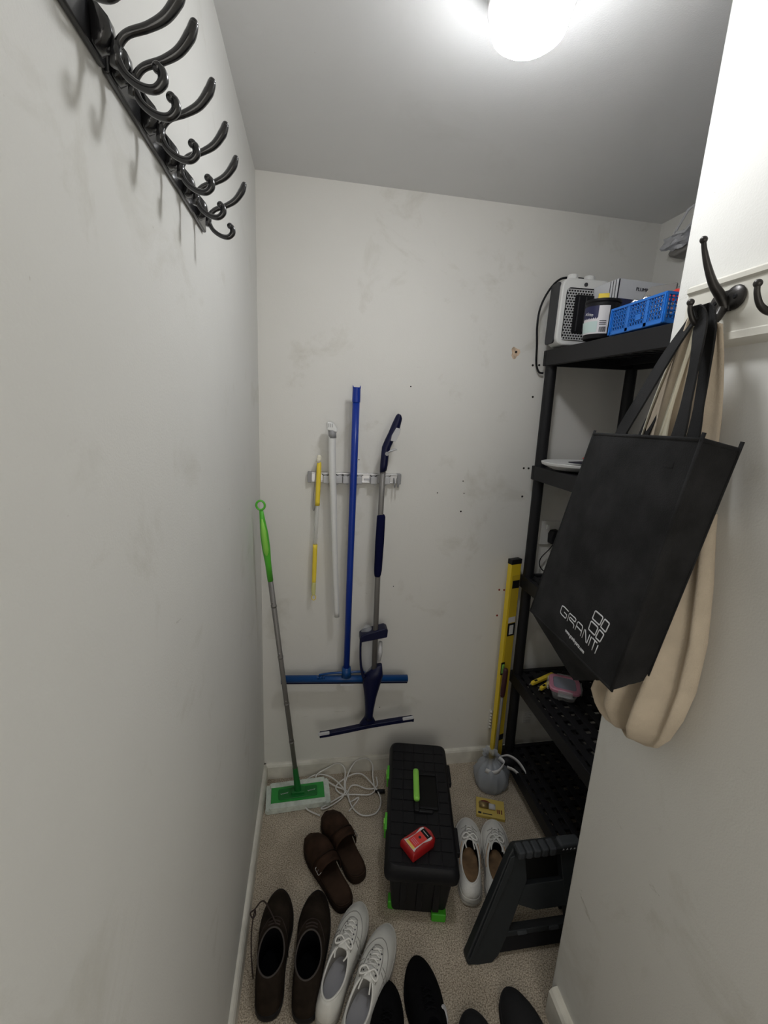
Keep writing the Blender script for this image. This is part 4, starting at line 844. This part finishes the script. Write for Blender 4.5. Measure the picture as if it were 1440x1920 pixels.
# ---------------------------------------------------------------- shoes
OUT = [(0, 0), (-.50, .03), (-.72, .13), (-.70, .32), (-.80, .50), (-.96, .66), (-.93, .80), (-.62, .93), (-.08, 1.0), (.48, .965), (.88, .84), (1.0, .68), (.90, .50), (.74, .32), (.72, .13), (.50, .03)]
def shoe(name, label, cat, heel, toe, Wd, up, sole, lining, insole_m, mirror=1, zs=.022, hb=.075, hf=.085, dip=.012, oy=.27, orx=.030, ory=.060, toe_fill=.5, rim=None, group=None, taper=1.0, sole_out=1.04, splay=0):
    heel, toe = V(*heel, 0), V(*toe, 0); L = (toe-heel).length; ang = math.atan2(toe.y-heel.y, toe.x-heel.x)-PI/2
    t = thing(name, label, cat, tuple(heel), rz=ang, group=group); SM = MW[t.name]
    hw = Wd/2
    def outline(sc, z, grow=0):
        P = []
        for x, y in OUT:
            yy = y; xx = x*(1-(1-taper)*max(0, (y-.6)/.4)); P.append(V(mirror*xx*hw*sc, L*.5+(yy-.5)*L*(1+(sc-1)*.35), z))
        return cat_rom(P, 5, True)
    def opening(k_, z):
        P = []
        for i in range(16):
            a = 2*PI*i/16; P.append(V(-mirror*orx*k_*math.sin(a), L*oy-ory*k_*math.cos(a), z))
        return cat_rom(P, 5, True)
    n = 80; o0 = outline(1.0, zs); op = opening(1, 0)
    def toef(i):
        y = o0[i].y/L; return max(0, min(1, (y-.30)/.45))
    rings = []
    us = [0, .03, .08, .15, .24, .34, .46, .6, .75, .88, 1]
    for u in us:
        ring = []
        for i in range(n):
            tf = toef(i); c = (1-math.cos(PI*max(0, min(1, (op[i].y-(L*oy-ory))/(2*ory)))))/2
            zc = hb+(hf-hb)*c-dip*math.sin(PI*c)
            q = u**(1.6-.6*tf)
            zf = (1-tf)*u + tf*(toe_fill*(1-(1-u)**5)+(1-toe_fill)*u**1.15)
            bul = .004*math.sin(PI*u)*(1-tf)
            p = o0[i].lerp(V(op[i].x, op[i].y, 0), q); out_ = V(o0[i].x, o0[i].y-L*oy, 0)
            if out_.length > 0: out_.normalize()
            ring.append(SM @ V(p.x+out_.x*bul, p.y+out_.y*bul, zs+(zc-zs)*zf))
        rings.append(ring)
    # turn over the collar and go down inside
    inner = []
    for k_, dz in ((.90, 0.000), (.86, -.006), (.88, -.02), (.95, -.04), (1.0, None)):
        ring = []
        for i in range(n):
            c = (1-math.cos(PI*max(0, min(1, (op[i].y-(L*oy-ory))/(2*ory)))))/2; zc = hb+(hf-hb)*c-dip*math.sin(PI*c)
            cen = V(0, L*oy, 0); p = cen+(V(op[i].x, op[i].y, 0)-cen)*k_
            z = zs+.006 if dz is None else max(zs+.008, zc+dz)
            ring.append(SM @ V(p.x, p.y, z))
        inner.append(ring)
    b = B(); loft(b, rings+[inner[0]], False, False); bv = BVHTree.FromBMesh(b); up_o = obj('upper', b, up, t, smooth=True)
    b = B(); loft(b, inner, False, False); obj('lining', b, lining, t, smooth=True)
    b = B(); loft(b, [[SM @ (V(0, L*oy, 0)+(V(q.x, q.y, 0)-V(0, L*oy, 0))*1.0+V(0, 0, z)) for q in op] for z in (zs+.003, zs+.008)]); obj('insole', b, insole_m, t, smooth=False)
    b = B(); loft(b, [[SM @ p for p in outline(sole_out*.97, 0.0005)], [SM @ p for p in outline(sole_out, .005)], [SM @ p for p in outline(sole_out, zs-.002)], [SM @ p for p in outline(sole_out*.98, zs+.003)], [SM @ p for p in outline(.95, zs+.003)]]); obj('sole', b, sole, t, smooth=False, bevel=.001)
    if rim:
        b = B(); tube(b, [inner[0][i].lerp(rings[-1][i], .5) for i in range(n)], rim[1], 6, closed=True); obj('collar_edge', b, rim[0], t, smooth=True)
    def drop(x, y, lift=.0015):
        P = SM @ V(mirror*x, y, .4); h_ = bv.ray_cast(P, V(0, 0, -1))
        return (h_[0]+V(0, 0, lift)) if h_[0] else SM @ V(mirror*x, y, zs)
    def line(pts, r_, m_, nm, lift=.0005, n_=5, par=None):
        q = cat_rom([V(x, y, 0) for x, y in pts], n_); b = B(); tube(b, [drop(p.x, p.y, lift) for p in q], r_, 6); return obj(nm, b, m_, par or t, smooth=True)
    yo = L*oy+ory
    return t, SM, L, yo, drop, line, up_o
def laces(S, m_, n_=4, w_=.014, y0=-.002, step=.014, r_=.0021, bow=True, tail=None, seed=1):
    t, SM, L, yo, drop, line, up_o = S; rnd = random.Random(seed); bb = B()
    def tb_(pts, r2=r_):
        tube(bb, pts, r2, 6)
    for k in range(n_):
        y = yo+y0+.006+step*k; ww = w_*(1-.06*k)
        if k % 2 == 0 or True:
            tb_([drop(-ww, y, .001), drop(-ww*.5, y+.003, .0035), drop(0, y+.005, .0045), drop(ww*.5, y+.007, .0035), drop(ww, y+step*.8, .001)])
            tb_([drop(ww, y, .001), drop(ww*.5, y+.003, .003), drop(0, y+.005, .0035), drop(-ww*.5, y+.007, .003), drop(-ww, y+step*.8, .001)])
    if bow:
        c = drop(0, yo+y0+.004, .006)
        for s in (-1, 1):
            f = SM.to_3x3(); p = [c, c+f @ V(s*.012, .006, .004), c+f @ V(s*.024, .0-rnd.random()*.006, .001), c+f @ V(s*.022, -.012, -.002), c+f @ V(s*.009, -.008, .001), c]
            tb_(cat_rom(p, 5), r_*1.15)
            p = [c, c+f @ V(s*.008, -.012, .001), c+f @ V(s*(.012+.008*rnd.random()), -.026, -.006), c+f @ V(s*(.010+.012*rnd.random()), -.038, -.012)]
            tb_(cat_rom(p, 5), r_)
        ball(bb, c, r_*1.9)
    return obj('laces', bb, m_, t, smooth=True)
def tongue(S, m_, w_=.024, h_=.012, back=.016):
    t, SM, L, yo, drop, line, up_o = S; b = B(); rows = []
    zt = max(drop(.0, yo+.004, 0).z, .03)
    pts = [(yo+.034, drop(0, yo+.034, -.001).z), (yo+.010, zt+.001), (yo-.004, zt+h_*.55), (yo-back, zt+h_)]
    for y, z in pts:
        rows.append([SM @ V(w_*.5*u, y, z-.006*u*u) for u in (-1, -.5, 0, .5, 1)])
    g = [[b.verts.new(p) for p in r_] for r_ in rows]
    for j in range(3):
        for i in range(4): b.faces.new((g[j][i], g[j][i+1], g[j+1][i+1], g[j+1][i]))
    return obj('tongue', b, m_, t, smooth=True, solid=.003)

# dark brown suede boots
for i, (hl_, to_, mir, lab_) in enumerate((((-.098, .800), (-.086, 1.098), -1, 'dark brown suede ankle boot with loose lace beside left skirting'), ((-.008, .782), (.030, 1.080), 1, 'dark brown suede ankle boot beside the white sneakers'))):
    S = shoe('ankle_boot', lab_, 'boot', hl_, to_, .097, 'boot', 'blackplastic', 'bootin', 'bootin', mir, zs=.018, hb=.108, hf=.108, dip=.008, oy=.27, orx=.035, ory=.058, toe_fill=.42, rim=('bootrim', .0022), group='pair of dark brown boots', taper=.86)
    t, SM, L, yo, drop, line, up_o = S
    line([(-.040, yo-.02), (-.020, yo+.022), (0, yo+.030), (.020, yo+.022), (.040, yo-.02)], .0010, 'bootlace', 'seam')
    for k in range(2):
        line([(-.016, yo+.003+.010*k), (0, yo+.007+.010*k), (.016, yo+.003+.010*k)], .0020, 'bootlace', 'lace', .001)
    if i == 0:
        b = B(); f = SM.to_3x3(); c = drop(-.006, yo+.002, .004)
        tube(b, cat_rom([c, V(-.125, 1.00, .115), V(-.150, .985, .110), V(-.160, .975, .112), V(-.152, .962, .112), V(-.146, .972, .110), V(-.150, .985, .106), V(-.154, .95, .085), V(-.150, .91, .05), V(-.142, .88, .02)], 6), .0020, 6)
        obj('loose_lace', b, 'bootlace', t, smooth=True)
# brown clogs
for i, (hl_, to_, mir, lab_) in enumerate((((.168, 1.098), (.062, 1.352), 1, 'brown suede clog with buckle strap, nearer the toolbox'), ((.118, 1.020), (.000, 1.268), -1, 'brown suede clog with buckle strap, nearer the boots'))):
    heel, toe = V(*hl_, 0), V(*to_, 0); L = (toe-heel).length
    t = thing('clog', lab_, 'clog', tuple(heel), rz=math.atan2(toe.y-heel.y, toe.x-heel.x)-PI/2, group='pair of brown clogs'); SM = MW[t.name]; Wd = .045
    def oc(sc, z, dy=0): return [SM @ p for p in cat_rom([V(mir*x*Wd*sc*(1.05 if y < .4 else 1), L*.5+(y-.5)*L*(1+(sc-1)*.4), z) for x, y in OUT], 5, True)]
    b = B(); loft(b, [oc(.97, .001), oc(1.0, .006), oc(1.0, .022), oc(.97, .026)]); obj('sole', b, 'brownsole', t, bevel=.002)
    b = B(); loft(b, [oc(.94, .025), oc(.95, .030), oc(.90, .031), oc(.82, .027)]); obj('footbed', b, 'footbed', t, bevel=.001)
    # closed toe upper: cross-sections along the foot
    def hwid(y):
        pts = [(x, yy) for x, yy in OUT]; lo = [p for p in pts[:9]]; hi = pts[8:]+[pts[0]]
        def f(side):
            s_ = sorted(side, key=lambda p: p[1])
            for a, c in zip(s_, s_[1:]):
                if a[1] <= y <= c[1] and c[1] > a[1]: return a[0]+(c[0]-a[0])*(y-a[1])/(c[1]-a[1])
            return 0
        return f(lo)*Wd, f(hi)*Wd
    def upper(y0, y1, hf_, off, n_=14, shear=0):
        rings = []
        for j in range(n_+1):
            y = y0+(y1-y0)*j/n_; xl, xr = hwid(min(y, .995)); hh = hf_(y); row = []
            for k in range(19):
                a = PI*k/18; cx_ = (xl+xr)/2; hw = (xr-xl)/2*.985+off
                row.append(SM @ V(mir*(cx_-hw*math.cos(a)), y*L+shear*math.sin(a), .026+(hh+off)*math.sin(a)**.75))
            rings.append(row)
        return rings
    hgt = lambda y: .012+.050*max(0, 1-((y-.50)/.50)**2)**.75 if y < 1 else .004
    b = B(); loft(b, upper(.50, .995, hgt, 0, 16, -.018), False, False, False); obj('upper', b, 'brown', t, smooth=True, solid=.003)
    b = B(); loft(b, upper(.40, .515, lambda y: .062, .004, 4, -.010), False, False, False); st = obj('instep_strap', b, 'brown', t, smooth=True, solid=.003)
    b = B(); loft(b, upper(.56, .575, lambda y: hgt(y), .0030, 1, -.018), False, False, False); obj('seam_band', b, 'brownsole', t, smooth=True, solid=.002)
    bxm = SM @ Matrix.Translation(V(mir*.038, .455*L-.006, .062)) @ Matrix.Rotation(R(40*mir), 4, 'Y')
    b = B(); tube(b, [bxm @ V(x, y, 0) for x, y in rrect(.018, .026, .003, 3)], .0013, 6, closed=True); tube(b, [bxm @ V(-.009, 0, 0), bxm @ V(.010, 0, .001)], .0011, 6); obj('buckle', b, 'chrome', st, smooth=True)
# white leather sneakers
for i, (hl_, to_, mir, lab_) in enumerate((((.038, .765), (.163, 1.025), -1, 'white leather sneaker with brown marks beside the boots'), ((.085, .690), (.238, .957), 1, 'white leather sneaker beside the black shoes'))):
    S = shoe('leather_sneaker', lab_, 'shoe', hl_, to_, .086, 'snk', 'snksole', 'seam', 'insole', mir, zs=.024, hb=.074, hf=.080, dip=.012, oy=.27, orx=.029, ory=.062, toe_fill=.52, rim=('snk', .0030), group='pair of white leather sneakers')
    t, SM, L, yo, drop, line, up_o = S
    tongue(S, 'snk', .030, .010)
    for s in (-1, 1):
        line([(s*.022, yo-.012), (s*.023, yo+.02), (s*.020, yo+.05), (s*.012, yo+.072)], .0011, 'seam', 'seam')
        line([(s*.034, yo-.01), (s*.036, yo+.03), (s*.030, yo+.066), (s*.015, yo+.092), (0, yo+.10)], .0011, 'seam', 'seam')
        line([(s*.045, yo+.0), (s*.040, yo+.012), (s*.026, yo+.022)], .0011, 'seam', 'seam'); line([(s*.046, yo+.018), (s*.038, yo+.028), (s*.026, yo+.034)], .0011, 'seam', 'seam')
        line([(s*.038, yo-.075), (s*.040, yo-.045), (s*.034, yo-.02)], .0011, 'seam', 'seam')
    line([(-.013, yo+.074), (0, yo+.079), (.013, yo+.074)], .0011, 'seam', 'seam')
    for k in range(5):
        for s in (-1, 1):
            b = B(); ball(b, drop(s*.0165*(1-.05*k), yo+.006+.0135*k, .0002), .0022, (1, 1, .5)); obj('eyelet', b, 'ink', t)
    laces(S, 'lace', 5, .015, 0, .0135, .0021, True, seed=3+i)
# white canvas plimsolls beside the toolbox
for i, (hl_, to_, mir, lab_) in enumerate((((.503, .990), (.588, 1.262), -1, 'white canvas plimsoll with tan insole against the toolbox'), ((.584, .972), (.684, 1.244), 1, 'white canvas plimsoll with tan insole partly behind step stool'))):
    S = shoe('canvas_plimsoll', lab_, 'shoe', hl_, to_, .093, 'canv', 'offwhite', 'dkin', 'brinsole', mir, zs=.026, hb=.062, hf=.070, dip=.008, oy=.33, orx=.031, ory=.076, toe_fill=.5, rim=('canv', .0026), group='pair of white canvas plimsolls', sole_out=1.06)
    t, SM, L, yo, drop, line, up_o = S
    b = B(); 
    op_ = [SM @ V(-mir*.0315*math.sin(a), L*.33-.0765*math.cos(a), 0) for a in [2*PI*k/60 for k in range(60)]]
    line([(-.044, yo-.055), (-.034, yo-.01), (-.026, yo+.020), (0, yo+.050)], .0010, 'seam', 'seam'); line([(.044, yo-.055), (.034, yo-.01), (.026, yo+.020), (0, yo+.050)], .0010, 'seam', 'seam')
    line([(-.028, yo+.040), (0, yo+.055), (.028, yo+.040)], .0010, 'seam', 'seam')
    for s in (-1, 1): line([(s*.0345, yo-.085), (s*.034, yo-.05), (s*.026, yo-.015)], .0016, 'tan', 'tan_binding', .002)
    b = B(); foxing = [p for p in cat_rom([V(mir*x*.049*1.075, L*.5+(y-.5)*L*1.035, .017) for x, y in OUT], 5, True)]
    tube(b, [SM @ p for p in foxing], .0010, 6, closed=True); obj('sole_stripe', b, 'seam', t, smooth=True)
    laces(S, 'lace', 4, .015, 0, .013, .0023, True, seed=9+i)
# black trainers at the bottom edge
for i, (hl_, to_, mir, lab_) in enumerate((((.150, .555), (.214, .828), -1, 'black trainer at bottom edge touching the white sneaker'), ((.300, .575), (.298, .872), 1, 'black trainer at bottom edge with curved white side mark'))):
    S = shoe('black_trainer', lab_, 'shoe', hl_, to_, .098 if i else .090, 'blk', 'blk', 'dkin', 'dkin', mir, zs=.022, hb=.080, hf=.088, dip=.012, oy=.28, orx=.029, ory=.060, toe_fill=.5, group='pair of black trainers', taper=.9)
    t, SM, L, yo, drop, line, up_o = S
    laces(S, 'blk', 4, .014, 0, .014, .0020, False)
    if i == 1:
        b = B(); q = cat_rom([V(.046, .140, 0), V(.0445, .158, 0), V(.040, .166, 0), V(.031, .158, 0), V(.038, .160, 0), V(.0425, .152, 0), V(.046, .130, 0)], 6); tube(b, [drop(p.x*mir, p.y, .0006) for p in q], [.0018, .0038, .0044, .002, .0034, .004, .0016], 6); obj('white_side_mark', b, 'print', t, smooth=True)
# grey shoes at the very bottom right
for i, (hl_, to_, mir, lab_) in enumerate((((.395, .470), (.413, .746), -1, 'dark grey shoe at bottom edge, only its toe showing'), ((.555, .478), (.525, .775), 1, 'dark charcoal shoe beside the partition skirting at bottom edge'))):
    S = shoe('grey_shoe', lab_, 'shoe', hl_, to_, .098, 'blk2', 'blk2', 'dkin', 'dkin', mir, zs=.020, hb=.07, hf=.078, dip=.01, oy=.36 if i else .28, orx=.034, ory=.078 if i else .06, toe_fill=.5, group='pair of dark grey shoes')

# ---------------------------------------------------------------- folding step stool
t = thing('step_stool', 'dark grey plastic folding step stool standing half behind the partition', 'stool', (.72, .95, 0))
fo, fa, fb = V(0, .842, 0), V(1, 0, 0), V(0, .12, .26).normalized(); fn = fa.cross(fb)
if fn.y < 0: fn = -fn
def fp(poly, th, off=0): b = B(); prism(b, poly, fo+fn*off, fa, fb, fn*th); return b
obj('leg', fp([(.440, .022), (.443, .004), (.476, 0), (.515, 0), (.535, .014), (.560, .050), (.640, .190), (.640, .282), (.606, .282), (.590, .262)], .030), 'greyplastic', t, bevel=.004)
obj('leg', fp([(.828, .020), (.826, .004), (.80, 0), (.765, 0), (.760, .014), (.758, .050), (.752, .190), (.752, .282), (.806, .282), (.812, .262)], .030), 'greyplastic', t, bevel=.004)
obj('apron', fp([(.60, .178), (.605, .130), (.66, .110), (.79, .110), (.80, .178)], .026, .002), 'greyplastic', t, bevel=.003)
obj('upper_rail', fp([(.612, .245), (.806, .245), (.806, .283), (.608, .283)], .030), 'greyplastic', t, bevel=.004)
b = fp([(.64, .176), (.79, .176), (.79, .248), (.64, .248)], .004, .024); obj('recess_back', b, 'labb', t)
b = B(); prism(b, [(0, 0), (.012, .008), (.012, .06), (0, .07)], fo+fa*.535+fb*.04-fn*.006, fa, fb, fn*.01); 
obj('leg_edge_rib', fp([(.446, .020), (.452, .012), (.598, .232), (.604, .262), (.590, .258)], .008, -.008), 'greyplastic', t, bevel=.002)
# cross bar with hinge slots near the floor
cb = obj('cross_bar', fp([(.54, .018), (.80, .018), (.80, .060), (.56, .060)], .028, .004), 'blackplastic', t, bevel=.003)
obj('cross_bar_lip', fp([(.555, .056), (.80, .056), (.80, .070), (.565, .070)], .034, .000), 'greyplastic', t, bevel=.003)
for x in (.60, .70):
    obj('hinge_clip', fp(rrect(.030, .010, .004), .006, -.003), 'gripgrey', t, bevel=.001).data.transform(Matrix.Translation(fa*(x+.01)+fb*.063))
b = B(); box(b, (.706, .9505, .248), (.205, .030, .026)); obj('tread_edge', b, 'greyplastic', t, bevel=.006)
for k in range(5):
    b = B(); box(b, (.6185+.0250*k, .950, .251), (.0225, .038, .028)); obj('grip_ridge', b, 'gripgrey', t, bevel=.006)
tp_ = B(); box(tp_, (.776, .953, .255), (.070, .036, .030)); o = obj('tread_grip', tp_, 'gripgrey', t, bevel=.010)
for k in range(4):
    b = B(); prism(b, [(-.003, 0), (0, .006), (.003, 0), (0, .003)], (.752+.012*k, .9352, .252), (1, 0, 0), (0, 0, 1), (0, -.0012, 0)); obj('white_mark', b, 'print', o)
# rear legs
b = B(); hexa(b, [(.595, .93, .055), (.622, .93, .055), (.622, .95, .055), (.595, .95, .055)], [(.66, .955, .15), (.69, .955, .15), (.69, .97, .15), (.66, .97, .15)]); obj('folding_strut', b, 'greyplastic', t, bevel=.003)
b = B(); hexa(b, [(.78, .945, 0), (.82, .945, 0), (.82, .968, 0), (.78, .968, 0)], [(.775, .966, .24), (.80, .966, .24), (.80, .980, .24), (.775, .980, .24)]); obj('rear_leg', b, 'greyplastic', t, bevel=.004)
